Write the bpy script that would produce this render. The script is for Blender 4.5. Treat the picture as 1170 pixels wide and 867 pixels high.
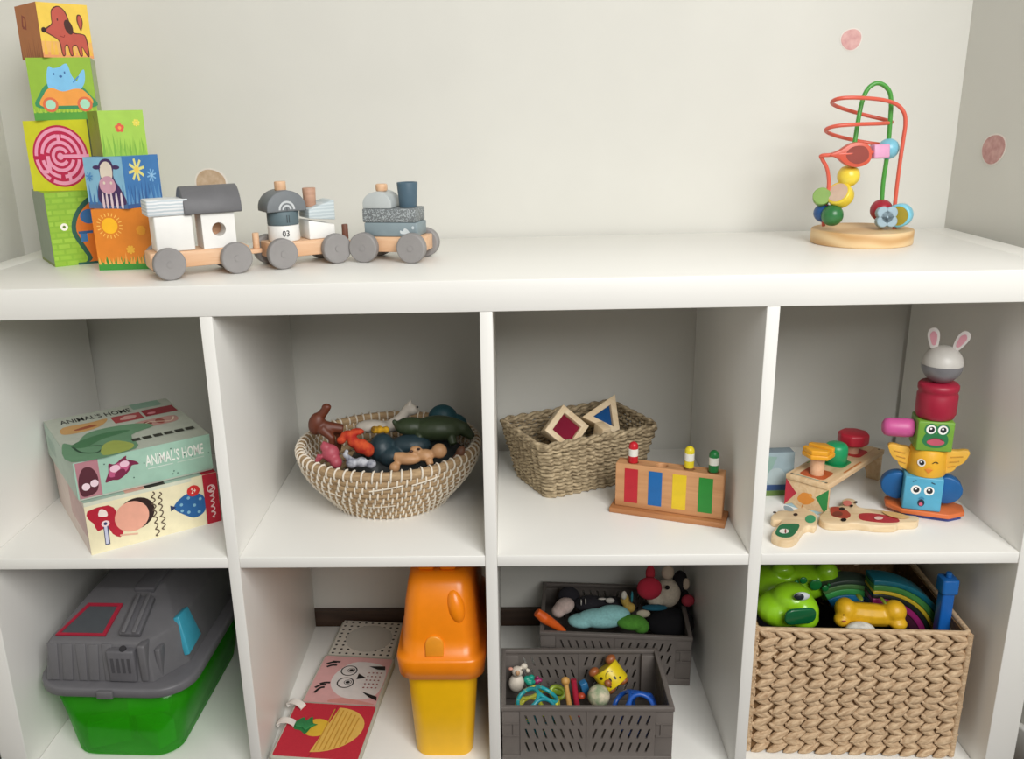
import bpy, bmesh, math, random
from mathutils import Vector, Matrix, Euler, noise
from mathutils.geometry import tessellate_polygon
random.seed(7)
for o in list(bpy.data.objects): bpy.data.objects.remove(o)
SC = bpy.context.scene
COL = SC.collection
PI = math.pi

# ------------------------------------------------------------------ camera
FPX, CAMLOC, CAMROT, PPX, PPY = 1013.2143, (.7570, -1.0729, .9580), (1.2771, .0260, .0348), 585-48.2015, 433.5+4.5965
cam = bpy.data.cameras.new('camera')
cam.sensor_fit = 'HORIZONTAL'; cam.sensor_width = 36.0
cam.lens = 36.0*FPX/1170
cam.shift_x = 48.2015/1170; cam.shift_y = 4.5965/1170
cam.clip_start = .02
camo = bpy.data.objects.new('camera', cam); COL.objects.link(camo)
camo.location = CAMLOC; camo.rotation_euler = CAMROT
SC.camera = camo

# ------------------------------------------------------------------ light
w = bpy.data.worlds.new('room_light'); SC.world = w; w.use_nodes = True
w.node_tree.nodes['Background'].inputs[0].default_value = (1.0, .96, .90, 1)
w.node_tree.nodes['Background'].inputs[1].default_value = .26
def area_light(name, loc, target, sx, sy, power, col):
    l = bpy.data.lights.new(name, 'AREA'); l.shape = 'RECTANGLE'; l.size = sx; l.size_y = sy
    l.energy = power; l.color = col
    o = bpy.data.objects.new(name, l); COL.objects.link(o)
    o.location = loc
    o.rotation_euler = (Vector(target)-Vector(loc)).to_track_quat('-Z', 'Y').to_euler()
    return o
area_light('window_daylight', (1.5, -1.8, 1.9), (.65, .3, .5), 1.3, 1.3, 57, (1.0, .99, .97))
SC.view_settings.view_transform = 'Standard'
SC.view_settings.look = 'None'
SC.view_settings.gamma = 1.0
SC.view_settings.exposure = 0.0
SC.view_settings.use_curve_mapping = False

# ------------------------------------------------------------------ pixel -> place on a known plane
_R = Euler(CAMROT, 'XYZ').to_matrix()
def _on(px, py, ax, v):
    d = _R @ Vector(((px-PPX)/FPX, -(py-PPY)/FPX, -1.0)); o = Vector(CAMLOC)
    return o + d*((v-o[ax])/d[ax])
def on_z(px, py, z): return _on(px, py, 2, z)
def on_y(px, py, y): return _on(px, py, 1, y)
def on_x(px, py, x): return _on(px, py, 0, x)

# ------------------------------------------------------------------ materials
def lin(h):
    h = h.lstrip('#'); c = [int(h[i:i+2], 16)/255 for i in (0, 2, 4)]
    return tuple(x/12.92 if x <= .04045 else ((x+.055)/1.055)**2.4 for x in c) + (1.0,)
_M = {}
def _base(name):
    m = bpy.data.materials.new(name); m.use_nodes = True
    return m, m.node_tree.nodes, m.node_tree.links, m.node_tree.nodes['Principled BSDF']
def paint(hexc, rough=.5, var=.06, scale=60, bump=0, spec=.5, alpha=None, trans=0, sub=0, coat=0, metal=0):
    """plain coloured finish with a little procedural unevenness"""
    k = ('paint', hexc, rough, var, scale, bump, spec, trans, sub, coat, metal)
    if k in _M: return _M[k]
    m, N, L, B = _base('finish_'+hexc.lstrip('#'))
    tc = N.new('ShaderNodeTexCoord'); nz = N.new('ShaderNodeTexNoise')
    nz.inputs['Scale'].default_value = scale; nz.inputs['Detail'].default_value = 3
    L.new(tc.outputs['Object'], nz.inputs['Vector'])
    c = lin(hexc)
    rp = N.new('ShaderNodeValToRGB')
    rp.color_ramp.elements[0].position = .3; rp.color_ramp.elements[1].position = .7
    rp.color_ramp.elements[0].color = tuple(x*(1-var) for x in c[:3])+(1,)
    rp.color_ramp.elements[1].color = tuple(min(1, x*(1+var)) for x in c[:3])+(1,)
    L.new(nz.outputs['Fac'], rp.inputs['Fac']); L.new(rp.outputs['Color'], B.inputs['Base Color'])
    B.inputs['Roughness'].default_value = rough
    B.inputs['Specular IOR Level'].default_value = spec
    B.inputs['Transmission Weight'].default_value = trans
    B.inputs['Metallic'].default_value = metal
    if coat: B.inputs['Coat Weight'].default_value = coat
    if sub:
        B.inputs['Subsurface Weight'].default_value = sub; B.inputs['Subsurface Scale'].default_value = .01
    if bump:
        b = N.new('ShaderNodeBump'); b.inputs['Strength'].default_value = bump; b.inputs['Distance'].default_value = .001
        L.new(nz.outputs['Fac'], b.inputs['Height']); L.new(b.outputs['Normal'], B.inputs['Normal'])
    _M[k] = m; return m
def wood(c1, c2, scale=1.0, rough=.55, axis=0):
    k = ('wood', c1, c2, scale, rough, axis)
    if k in _M: return _M[k]
    m, N, L, B = _base('wood_'+c1.lstrip('#'))
    tc = N.new('ShaderNodeTexCoord'); mp = N.new('ShaderNodeMapping')
    s = [90*scale]*3; s[axis] = 9*scale; mp.inputs['Scale'].default_value = s
    nz = N.new('ShaderNodeTexNoise'); nz.inputs['Scale'].default_value = 1.0; nz.inputs['Detail'].default_value = 4
    nz.inputs['Distortion'].default_value = 1.2
    L.new(tc.outputs['Object'], mp.inputs['Vector']); L.new(mp.outputs['Vector'], nz.inputs['Vector'])
    rp = N.new('ShaderNodeValToRGB'); e = rp.color_ramp.elements
    e[0].position = .32; e[1].position = .68; e[0].color = lin(c1); e[1].color = lin(c2)
    L.new(nz.outputs['Fac'], rp.inputs['Fac']); L.new(rp.outputs['Color'], B.inputs['Base Color'])
    B.inputs['Roughness'].default_value = rough
    b = N.new('ShaderNodeBump'); b.inputs['Strength'].default_value = .15; b.inputs['Distance'].default_value = .0005
    L.new(nz.outputs['Fac'], b.inputs['Height']); L.new(b.outputs['Normal'], B.inputs['Normal'])
    _M[k] = m; return m
def rings_wood(c1, c2, scale=60):
    """cut wood with wavy growth rings"""
    k = ('rings', c1, c2)
    if k in _M: return _M[k]
    m, N, L, B = _base('ringed_wood')
    tc = N.new('ShaderNodeTexCoord'); wv = N.new('ShaderNodeTexWave'); wv.wave_type = 'BANDS'; wv.bands_direction = 'Z'
    wv.inputs['Scale'].default_value = scale; wv.inputs['Distortion'].default_value = 9; wv.inputs['Detail'].default_value = 2
    wv.inputs['Detail Scale'].default_value = .35
    L.new(tc.outputs['Object'], wv.inputs['Vector'])
    rp = N.new('ShaderNodeValToRGB'); e = rp.color_ramp.elements
    e[0].color = lin(c1); e[1].color = lin(c2)
    L.new(wv.outputs['Fac'], rp.inputs['Fac']); L.new(rp.outputs['Color'], B.inputs['Base Color'])
    B.inputs['Roughness'].default_value = .5
    _M[k] = m; return m
def fibre(c1, c2, scale=(300, 300, 300), rough=.8, bump=.4):
    """dry plant strand: streaky browns"""
    k = ('fibre', c1, c2, scale)
    if k in _M: return _M[k]
    m, N, L, B = _base('fibre_'+c1.lstrip('#'))
    tc = N.new('ShaderNodeTexCoord'); oi = N.new('ShaderNodeObjectInfo')
    mp = N.new('ShaderNodeMapping'); mp.inputs['Scale'].default_value = scale
    ad = N.new('ShaderNodeVectorMath'); ad.operation = 'ADD'
    L.new(tc.outputs['Object'], mp.inputs['Vector']); L.new(mp.outputs['Vector'], ad.inputs[0])
    sc = N.new('ShaderNodeVectorMath'); sc.operation = 'SCALE'; sc.inputs['Scale'].default_value = 50
    cb = N.new('ShaderNodeCombineXYZ')
    L.new(oi.outputs['Random'], cb.inputs[0]); L.new(oi.outputs['Random'], cb.inputs[1])
    L.new(cb.outputs[0], sc.inputs[0]); L.new(sc.outputs[0], ad.inputs[1])
    nz = N.new('ShaderNodeTexNoise'); nz.inputs['Scale'].default_value = 1; nz.inputs['Detail'].default_value = 4
    L.new(ad.outputs[0], nz.inputs['Vector'])
    rp = N.new('ShaderNodeValToRGB'); e = rp.color_ramp.elements
    e[0].position = .25; e[1].position = .75; e[0].color = lin(c1); e[1].color = lin(c2)
    L.new(nz.outputs['Fac'], rp.inputs['Fac']); L.new(rp.outputs['Color'], B.inputs['Base Color'])
    B.inputs['Roughness'].default_value = rough; B.inputs['Specular IOR Level'].default_value = .3
    b = N.new('ShaderNodeBump'); b.inputs['Strength'].default_value = bump; b.inputs['Distance'].default_value = .001
    L.new(nz.outputs['Fac'], b.inputs['Height']); L.new(b.outputs['Normal'], B.inputs['Normal'])
    _M[k] = m; return m
def clear_plastic(hexc, rough=.15, alpha=.8, tint=None):
    k = ('clear', hexc, alpha, tint)
    if k in _M: return _M[k]
    m, N, L, B = _base('clear_plastic_'+hexc.lstrip('#'))
    B.inputs['Base Color'].default_value = lin(hexc); B.inputs['Roughness'].default_value = rough
    tr = N.new('ShaderNodeBsdfTransparent'); tr.inputs[0].default_value = lin(tint or hexc)
    tc = N.new('ShaderNodeTexCoord'); nz = N.new('ShaderNodeTexNoise'); nz.inputs['Scale'].default_value = 14
    L.new(tc.outputs['Object'], nz.inputs['Vector'])
    mr = N.new('ShaderNodeMapRange'); mr.inputs['To Min'].default_value = alpha-.12; mr.inputs['To Max'].default_value = alpha+.12
    L.new(nz.outputs['Fac'], mr.inputs['Value'])
    mx = N.new('ShaderNodeMixShader'); L.new(mr.outputs[0], mx.inputs[0])
    L.new(tr.outputs[0], mx.inputs[1]); L.new(B.outputs[0], mx.inputs[2])
    L.new(mx.outputs[0], N['Material Output'].inputs[0])
    _M[k] = m; return m

# ------------------------------------------------------------------ mesh building
def T(x=0, y=0, z=0): return Matrix.Translation((x, y, z))
def RX(a): return Matrix.Rotation(math.radians(a), 4, 'X')
def RY(a): return Matrix.Rotation(math.radians(a), 4, 'Y')
def RZ(a): return Matrix.Rotation(math.radians(a), 4, 'Z')
def SCL(x, y, z): return Matrix.Diagonal((x, y, z, 1))
def align(d, up='Z'):
    return Vector(d).to_track_quat(up, 'Y' if up == 'Z' else 'Z').to_matrix().to_4x4()
class MB:
    def __init__(self): self.v = []; self.f = []; self.m = []; self.s = []
    def add(self, vs, fs, M=None, mi=0, smooth=False):
        b = len(self.v)
        for p in vs:
            q = Vector(p)
            self.v.append(M @ q if M is not None else q)
        for f in fs: self.f.append([i+b for i in f]); self.m.append(mi); self.s.append(smooth)
        return self
    def box(self, x0, x1, y0, y1, z0, z1, M=None, mi=0):
        vs = [(x, y, z) for z in (z0, z1) for y in (y0, y1) for x in (x0, x1)]
        return self.add(vs, [(0, 2, 3, 1), (4, 5, 7, 6), (0, 1, 5, 4), (2, 6, 7, 3), (0, 4, 6, 2), (1, 3, 7, 5)], M, mi)
    def prism(self, pts, z0, z1, M=None, mi=0, smooth=False):
        n = len(pts)
        a = sum(pts[i][0]*pts[(i+1) % n][1]-pts[(i+1) % n][0]*pts[i][1] for i in range(n))
        if a < 0: pts = list(reversed(pts))
        vs = [(p[0], p[1], z0) for p in pts]+[(p[0], p[1], z1) for p in pts]
        self.add(vs, [tuple(range(n-1, -1, -1)), tuple(range(n, 2*n))], M, mi)
        return self.add(vs, [(i, (i+1) % n, n+(i+1) % n, n+i) for i in range(n)], M, mi, smooth)
    def lathe(self, prof, seg=32, M=None, mi=0, smooth=True):
        """profile of (r, z); ends capped where r > 0"""
        vs = []; fs = []; n = len(prof)
        for r, z in prof:
            for k in range(seg):
                a = 2*PI*k/seg; vs.append((r*math.cos(a), r*math.sin(a), z))
        for i in range(n-1):
            for k in range(seg):
                k2 = (k+1) % seg
                fs.append((i*seg+k, i*seg+k2, (i+1)*seg+k2, (i+1)*seg+k))
        self.add(vs, fs, M, mi, smooth)
        if prof[0][0] > 1e-6: self.add(vs[:seg], [tuple(range(seg-1, -1, -1))], M, mi)
        if prof[-1][0] > 1e-6: self.add(vs[-seg:], [tuple(range(seg))], M, mi)
        return self
    def cyl(self, r, z0, z1, M=None, mi=0, seg=32, bev=0, r2=None):
        r2 = r if r2 is None else r2
        if bev: p = [(r-bev, z0), (r-bev*.3, z0+bev*.3), (r, z0+bev), (r2, z1-bev), (r2-bev*.3, z1-bev*.3), (r2-bev, z1)]
        else: p = [(r, z0), (r2, z1)]
        return self.lathe(p, seg, M, mi)
    def ell(self, c, r, M=None, mi=0, seg=24, rings=14, rot=None):
        if isinstance(r, (int, float)): r = (r, r, r)
        prof = [(math.sin(PI*i/rings), -math.cos(PI*i/rings)) for i in range(rings+1)]
        prof[0] = (1e-7, -1); prof[-1] = (1e-7, 1)
        X = T(*c) @ (rot if rot is not None else Matrix()) @ SCL(*r)
        return self.lathe(prof, seg, (M @ X) if M is not None else X, mi)
    def tube(self, pts, r, seg=10, closed=False, M=None, mi=0, caps=True):
        pts = [Vector(p) for p in pts]; n = len(pts)
        rr = r if isinstance(r, (list, tuple)) else [r]*n
        tang = []
        for i in range(n):
            a = pts[i-1] if (i > 0 or closed) else pts[0]
            b = pts[(i+1) % n] if (i < n-1 or closed) else pts[-1]
            t = b-a; tang.append(t.normalized() if t.length > 1e-9 else Vector((0, 0, 1)))
        u = tang[0].orthogonal().normalized(); vs = []; fs = []
        if abs(tang[0].z) < .9: u = (Vector((0, 0, 1)) - tang[0]*tang[0].z).normalized()
        for i in range(n):
            t = tang[i]; u = (u-t*u.dot(t)).normalized(); w_ = t.cross(u)
            for k in range(seg):
                a = 2*PI*k/seg; vs.append(pts[i]+(u*math.cos(a)+w_*math.sin(a))*rr[i])
        for i in range(n if closed else n-1):
            j = (i+1) % n
            for k in range(seg):
                k2 = (k+1) % seg; fs.append((i*seg+k, i*seg+k2, j*seg+k2, j*seg+k))
        self.add(vs, fs, M, mi, True)
        if caps and not closed:
            self.add(vs[:seg], [tuple(range(seg-1, -1, -1))], M, mi, False)
            self.add(vs[-seg:], [tuple(range(seg))], M, mi, False)
        return self
    def plate(self, outer, holes, z0, z1, M=None, mi=0):
        """flat plate with real holes"""
        loops = [list(outer)]+[list(h) for h in holes]
        flat = [p for l in loops for p in l]
        tris = tessellate_polygon([[Vector((p[0], p[1], 0)) for p in l] for l in loops])
        n = len(flat); vs = [(p[0], p[1], z0) for p in flat]+[(p[0], p[1], z1) for p in flat]; fs = []
        for a, b, c in tris:
            A, B_, C = flat[a], flat[b], flat[c]
            if (B_[0]-A[0])*(C[1]-A[1])-(B_[1]-A[1])*(C[0]-A[0]) < 0: b, c = c, b
            fs.append((a+n, b+n, c+n)); fs.append((c, b, a))
        s = 0
        for li, l in enumerate(loops):
            k = len(l)
            ar = sum(l[i][0]*l[(i+1) % k][1]-l[(i+1) % k][0]*l[i][1] for i in range(k))
            flip = (ar < 0) == (li == 0)
            for i in range(k):
                a, b = s+i, s+(i+1) % k
                fs.append((b, a, a+n, b+n) if flip else (a, b, b+n, a+n))
            s += k
        return self.add(vs, fs, M, mi)
    def build(self, name, mats, parent=None, bevel=0, seg=2, smooth=None, M=None, ang=30):
        me = bpy.data.meshes.new(name)
        me.from_pydata([tuple(p) for p in self.v], [], self.f)
        if not isinstance(mats, (list, tuple)): mats = [mats]
        for m in mats: me.materials.append(m)
        for i, p in enumerate(me.polygons):
            p.material_index = self.m[i]; p.use_smooth = self.s[i] if smooth is None else smooth
        if bevel:
            bm = bmesh.new(); bm.from_mesh(me)
            bmesh.ops.remove_doubles(bm, verts=bm.verts, dist=1e-5)
            ed = [e for e in bm.edges if len(e.link_faces) == 2 and e.calc_face_angle(0) > math.radians(ang)]
            bmesh.ops.bevel(bm, geom=ed, offset=bevel, segments=seg, profile=.5, affect='EDGES', clamp_overlap=True)
            for f in bm.faces: f.smooth = True
            bm.to_mesh(me); bm.free()
            me.set_sharp_from_angle(angle=math.radians(50))
        me.update()
        o = bpy.data.objects.new(name, me); COL.objects.link(o)
        if parent is not None: o.parent = parent
        if M is not None: o.matrix_local = M
        return o
def remesh(o, voxel, smooth=4):
    """melt overlapping solids into one continuous skin"""
    md = o.modifiers.new('skin', 'REMESH'); md.mode = 'VOXEL'; md.voxel_size = voxel; md.use_smooth_shade = True
    sm = o.modifiers.new('soft', 'SMOOTH'); sm.factor = .5; sm.iterations = smooth
    dg = bpy.context.evaluated_depsgraph_get(); dg.update()
    me = bpy.data.meshes.new_from_object(o.evaluated_get(dg))
    o.modifiers.clear(); old = o.data; mats = [m for m in old.materials]; o.data = me; bpy.data.meshes.remove(old)
    if not me.materials:
        for m in mats: me.materials.append(m)
    for p in me.polygons: p.use_smooth = True
    me.name = o.name
    return o
def tag(o, label=None, cat=None, group=None, kind=None):
    if label: o['label'] = label
    if cat: o['category'] = cat
    if group: o['group'] = group
    if kind: o['kind'] = kind
    return o
def thing(name, label, cat, loc=(0, 0, 0), rz=0, group=None, M=None):
    o = bpy.data.objects.new(name, None); COL.objects.link(o); o.empty_display_size = .02
    if M is not None: o.matrix_world = M
    else: o.location = loc; o.rotation_euler = (0, 0, math.radians(rz))
    return tag(o, label, cat, group)
def arc(cx, cy, rx, ry, a0, a1, n=16):
    return [(cx+rx*math.cos(math.radians(a0+(a1-a0)*i/n)), cy+ry*math.sin(math.radians(a0+(a1-a0)*i/n))) for i in range(n+1)]
def rrect(x0, x1, y0, y1, r, n=5):
    return (arc(x1-r, y0+r, r, r, -90, 0, n)+arc(x1-r, y1-r, r, r, 0, 90, n)+arc(x0+r, y1-r, r, r, 90, 180, n)+arc(x0+r, y0+r, r, r, 180, 270, n))
def catmull(pts, n=8, closed=False):
    P = [Vector(p) for p in pts]; out = []; m = len(P)
    rng = range(m) if closed else range(m-1)
    for i in rng:
        p0 = P[(i-1) % m] if (closed or i > 0) else P[0]; p1 = P[i]; p2 = P[(i+1) % m]
        p3 = P[(i+2) % m] if (closed or i+2 < m) else P[-1]
        for k in range(n):
            t = k/n
            out.append(.5*((2*p1)+(-p0+p2)*t+(2*p0-5*p1+4*p2-p3)*t*t+(-p0+3*p1-3*p2+p3)*t**3))
    if not closed: out.append(P[-1])
    return out
def smooth2(pts, n=5, closed=True):
    return [(p.x, p.y) for p in catmull([(a[0], a[1], 0) for a in pts], n, closed)]

# ------------------------------------------------------------------ flat print
_TX = {}
def text_polys(s):
    if s in _TX: return _TX[s]
    cu = bpy.data.curves.new('lettering', 'FONT'); cu.body = s; cu.size = 1; cu.resolution_u = 2; cu.offset = .014
    ob = bpy.data.objects.new('lettering', cu); COL.objects.link(ob)
    dg = bpy.context.evaluated_depsgraph_get(); dg.update()
    me = bpy.data.meshes.new_from_object(ob.evaluated_get(dg))
    vs = [(v.co.x, v.co.y) for v in me.vertices]; fs = [list(p.vertices) for p in me.polygons]
    bpy.data.objects.remove(ob); bpy.data.curves.remove(cu); bpy.data.meshes.remove(me)
    x0 = min(v[0] for v in vs); x1 = max(v[0] for v in vs); y0 = min(v[1] for v in vs); y1 = max(v[1] for v in vs)
    vs = [((v[0]-x0)/(x1-x0), (v[1]-y0)/(y1-y0)) for v in vs]
    _TX[s] = (vs, fs); return _TX[s]
class Art:
    """printed picture: flat shapes in face units (u 0..W, v 0..H), each later shape a hair above the last"""
    def __init__(self, W=1, H=1, step=.00005): self.hold = False; self.W = W; self.H = H; self.mb = MB(); self.mats = []; self.n = 1; self.step = step
    def _mi(self, c, rough=.5):
        m = paint(c, rough, .05) if isinstance(c, str) else c
        if m not in self.mats: self.mats.append(m)
        return self.mats.index(m)
    def poly(self, pts, c):
        pts = [(p[0], p[1]) for p in pts]
        tris = tessellate_polygon([[Vector((p[0], p[1], 0)) for p in pts]])
        z = self.n*self.step; self.n += 0 if self.hold else 1; fs = []
        for a, b, d in tris:
            A, B_, C = pts[a], pts[b], pts[d]
            if (B_[0]-A[0])*(C[1]-A[1])-(B_[1]-A[1])*(C[0]-A[0]) < 0: b, d = d, b
            fs.append((a, b, d))
        self.mb.add([(p[0]*self.W, p[1]*self.H, z) for p in pts], fs, None, self._mi(c)); return self
    def rect(self, x0, x1, y0, y1, c): return self.poly([(x0, y0), (x1, y0), (x1, y1), (x0, y1)], c)
    def ell(self, cx, cy, rx, ry, c, rot=0, n=20):
        k = self.H/self.W; ca, sa = math.cos(math.radians(rot)), math.sin(math.radians(rot)); pts = []
        for i in range(n):
            a = 2*PI*i/n; x, y = rx*math.cos(a), ry*math.sin(a)
            pts.append((cx+(x*ca-y*sa)*k, cy+(x*sa+y*ca)))
        return self.poly(pts, c)
    def blob(self, pts, c, n=5): return self.poly(smooth2(pts, n), c)
    def line(self, pts, wd, c, closed=False, smooth=0):
        """stroke of width wd (in v units)"""
        if smooth: pts = smooth2(pts, smooth, closed)
        k = self.W/self.H; P = [Vector((p[0]*k, p[1])) for p in pts]; n = len(P); z = self.n*self.step; self.n += 0 if self.hold else 1
        vs = []
        for i in range(n):
            a = P[i-1] if (i > 0 or closed) else P[i]; b = P[(i+1) % n] if (i < n-1 or closed) else P[i]
            t = (b-a); t = t.normalized() if t.length > 1e-9 else Vector((1, 0)); nn = Vector((-t.y, t.x))*wd/2
            for q in (P[i]-nn, P[i]+nn): vs.append((q.x/k*self.W, q.y*self.H, z))
        fs = [(2*i, 2*((i+1) % n), 2*((i+1) % n)+1, 2*i+1) for i in range(n if closed else n-1)]
        self.mb.add(vs, fs, None, self._mi(c)); return self
    def ring(self, cx, cy, r, wd, c, a0=0, a1=360, n=32):
        k = self.H/self.W
        return self.line([(cx+r*k*math.cos(math.radians(a0+(a1-a0)*i/n)), cy+r*math.sin(math.radians(a0+(a1-a0)*i/n))) for i in range(n+1)], wd, c)
    def text(self, s, x0, x1, y0, y1, c, rot=0, slant=0):
        vs, fs = text_polys(s); z = self.n*self.step; self.n += 1; out = []
        for u, v in vs:
            u2 = u+slant*v
            if rot == -90: x = x0+(x1-x0)*v; y = y1-(y1-y0)*u2
            elif rot == 90: x = x1-(x1-x0)*v; y = y0+(y1-y0)*u2
            else: x = x0+(x1-x0)*u2; y = y0+(y1-y0)*v
            out.append((x*self.W, y*self.H, z))
        self.mb.add(out, fs, None, self._mi(c)); return self
    def bend(self, fn):
        self.mb.v = [Vector(fn(p)) for p in self.mb.v]; return self
    def build(self, name, parent, M): return self.mb.build(name, self.mats, parent, M=M)
def face_front(w_, d_, z0): return T(-w_/2, -d_/2-.00005, z0) @ RX(90)          # looks along -y
def face_right(w_, d_, z0): return T(w_/2+.00005, -d_/2, z0) @ RZ(90) @ RX(90)   # looks along +x
def face_left(w_, d_, z0): return T(-w_/2-.00005, d_/2, z0) @ RZ(-90) @ RX(90)   # looks along -x
def face_top(w_, d_, z1): return T(-w_/2, -d_/2, z1+.00005)

# ------------------------------------------------------------------ the room and the shelf unit
TOP, SH, BO = .765, .3905, .0395
XS = [.0395, .3745, .3905, .7255, .7415, 1.0765, 1.0925, 1.4275]
WALL = paint('#d7d6cf', .9, .015, 9, .12)
LAM = paint('#f0efea', .38, .012, 6, 0, .5)
def struct(name, mb, m, **k):
    o = mb.build(name, m, **k); o['kind'] = 'structure'; return o
struct('floor', MB().box(-2.2, 2.6, -3.2, .405, -.03, 0), wood('#2e211a', '#4a372a', .35, .45, 0))
struct('wall_back', MB().box(-.2, 1.7, .405, .47, -.03, 2.4), WALL)
struct('wall_left', MB().box(-.12, -.056, -.55, .405, 0, 2.4), WALL)
RW = T(1.472, .405, 0) @ RZ(10)        # this wall opens outward a little towards the room
struct('wall_right', MB().box(0, .06, -.95, .06, 0, 2.4), WALL, M=RW)
struct('baseboard_back', MB().box(-.056, 1.470, .3935, .405, 0, .07), wood('#33241b', '#4b382b', .5, .5, 0))
struct('baseboard_right', MB().box(-.011, 0, -.95, -.32, 0, .06), LAM, bevel=.003, M=RW)

sh = thing('shelf_unit', 'white eight-compartment cube shelf unit holding all the toys', 'shelf', (0, 0, 0))
def panel(name, a, b, bev=.0009):
    c = [(a[i]+b[i])/2 for i in range(3)]
    return MB().box(a[0]-c[0], b[0]-c[0], a[1]-c[1], b[1]-c[1], a[2]-c[2], b[2]-c[2]).build(name, LAM, sh, bevel=bev, M=T(*c))
panel('side_panel', (0, 0, 0), (.0393, .39, TOP))
panel('side_panel', (1.4277, 0, 0), (1.467, .39, TOP))
panel('top_panel', (.0397, 0, .7255), (1.4273, .39, TOP))
panel('bottom_panel', (.0397, 0, 0), (1.4273, .39, BO))
for i in (1, 3, 5): panel('divider', (XS[i], .0005, BO), (XS[i+1], .39, .7255))
for i in (0, 2, 4, 6): panel('middle_shelf', (XS[i]+.0002, .001, .3745), (XS[i+1]-.0002, .39, SH))

# wall stickers
def sticker(name, label, c, ctr, rx, rz, tilt, M):
    th = thing(name, label, 'sticker', M=T(*ctr) @ M)
    pts = []
    for k in range(36):
        a = 2*PI*k/36; q = 1+.03*math.sin(3*a+1)+.025*math.cos(2*a)
        pts.append((rx*q*math.cos(a), rz*q*math.sin(a)))
    MB().prism(pts, .0001, .0005, RZ(tilt)).build('border', paint('#e3ddd6', .8), th)
    MB().prism([(x*.9, y*.9) for x, y in pts], .0005, .0009, RZ(tilt)).build('dot', c, th)
def blotch(c1, c2):
    m, N, L, B = _base('watercolour_dot')
    tc = N.new('ShaderNodeTexCoord'); nz = N.new('ShaderNodeTexNoise'); nz.inputs['Scale'].default_value = 90; nz.inputs['Detail'].default_value = 4
    L.new(tc.outputs['Object'], nz.inputs['Vector']); rp = N.new('ShaderNodeValToRGB'); e = rp.color_ramp.elements
    e[0].position = .35; e[1].position = .65; e[0].color = lin(c1); e[1].color = lin(c2)
    L.new(nz.outputs['Fac'], rp.inputs[0]); L.new(rp.outputs[0], B.inputs['Base Color']); B.inputs['Roughness'].default_value = .85
    return m
_n = RW.to_3x3() @ Vector((-1, 0, 0)); _d = (on_x(1135.5, 170.5, 2)-camo.location).normalized()
WP = camo.location+_d*((RW.translation-camo.location).dot(_n)/_d.dot(_n))
pk = blotch('#cf9a98', '#e0b5b1')
sticker('wall_sticker', 'small pink dot sticker on the wall above the bead maze', pk, on_y(972.5, 45, .405), .0165, .017, 30, RX(90))
sticker('wall_sticker', 'larger pink dot sticker on the right-hand wall', blotch('#b98a86', '#cfa5a0'), WP + RW.to_3x3() @ Vector((-.0002, 0, 0)), .026, .0235, 20, RW.to_3x3().to_4x4() @ RZ(-90) @ RX(90))
sticker('wall_sticker', 'beige dot sticker on the wall behind the train roof', blotch('#bb9f83', '#cdb59c'), on_y(241, 210, .405), .0265, .0265, 0, RX(90))
# ------------------------------------------------------------------ picture blocks
def cube_block(name, label, loc, rz, s, body, sides=None):
    th = thing(name, label, 'toy block', loc, rz, 'stacked picture blocks')
    MB().box(-s/2, s/2, -s/2, s/2, 0, s).build('body', paint(body, .42, .05, 40), th, bevel=.0012)
    return th
def grass(a, y0, h, c, n=16, seed=1, lean=.02):
    r = random.Random(seed); a.hold = True
    for i in range(n):
        x = (i+.5)/n+r.uniform(-.02, .02); hh = h*r.uniform(.5, 1); w_ = .35/n
        a.poly([(max(0, x-w_), y0), (min(1, x+w_), y0), (min(1, max(0, x+r.uniform(-lean, lean))), y0+hh)], c)
    a.hold = False; a.n += 1
def daisy(a, x, y, r, c, n=8, core=None, wd=.03):
    a.hold = True
    for k in range(n):
        t = 2*PI*k/n+.2
        a.line([(x+.25*r*math.cos(t), y+.25*r*math.sin(t)), (x+r*math.cos(t), y+r*math.sin(t))], wd, c)
    a.hold = False; a.n += 1; a.ell(x, y, r*.3, r*.3, core or c)
zA = TOP; sd = .1042; sc_ = .0975; sb = .0833; sa = .0713; se = .0834; sf = .0687; sg = .0597
# green brick wall block with orange door
b = cube_block('picture_block', 'green brick-wall block with orange door, at the bottom left', (.1255, .2438, TOP), 35.9, sd, '#8fb52c')
a = Art(sd, sd)
a.rect(0, 1, 0, 1, '#86b52a')
a.hold = True
for r_ in range(13):
    for q in range(7):
        x0 = q/6-(.083 if r_ % 2 else 0); x1 = x0+.14
        x0, x1 = max(0.01, x0), min(.99, x1)
        if x1-x0 > .03: a.rect(x0, x1, r_/13+.012, r_/13+.064, random.choice(['#93bf33', '#8fbb30', '#9bc63b']))
a.hold = False; a.n += 1; a.ell(.19, .53, .05, .05, '#f4f4e8'); a.ell(.19, .53, .02, .02, '#5f7a1e')
a.blob([(.4, .0), (.44, .08), (.36, .25), (.28, .45), (.32, .65), (.46, .84), (.66, .95), (.9, .8), (1.0, .45), (.9, .1), (.8, 0)], '#1d5a4a', 3)
a.blob([(.46, .02), (.5, .08), (.42, .27), (.34, .46), (.38, .64), (.5, .79), (.66, .88), (.85, .75), (.94, .45), (.85, .12), (.8, .02)], '#e0781e', 3)
a.ell(.53, .65, .12, .1, '#2f6ea8'); a.rect(.36, .55, .42, .455, '#2b5f94'); a.rect(.38, .47, .31, .42, '#3a7cb8'); a.rect(.3, .95, 0, .03, '#1d5a4a')
a.build('printed_picture', b, face_front(sd, sd, 0))
Art(sd, sd).rect(0, 1, 0, 1, '#8d9a86').rect(.0, 1, 0, .04, '#7a8a3a').build('printed_picture', b, face_left(sd, sd, 0))
z = TOP+sd
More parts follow.
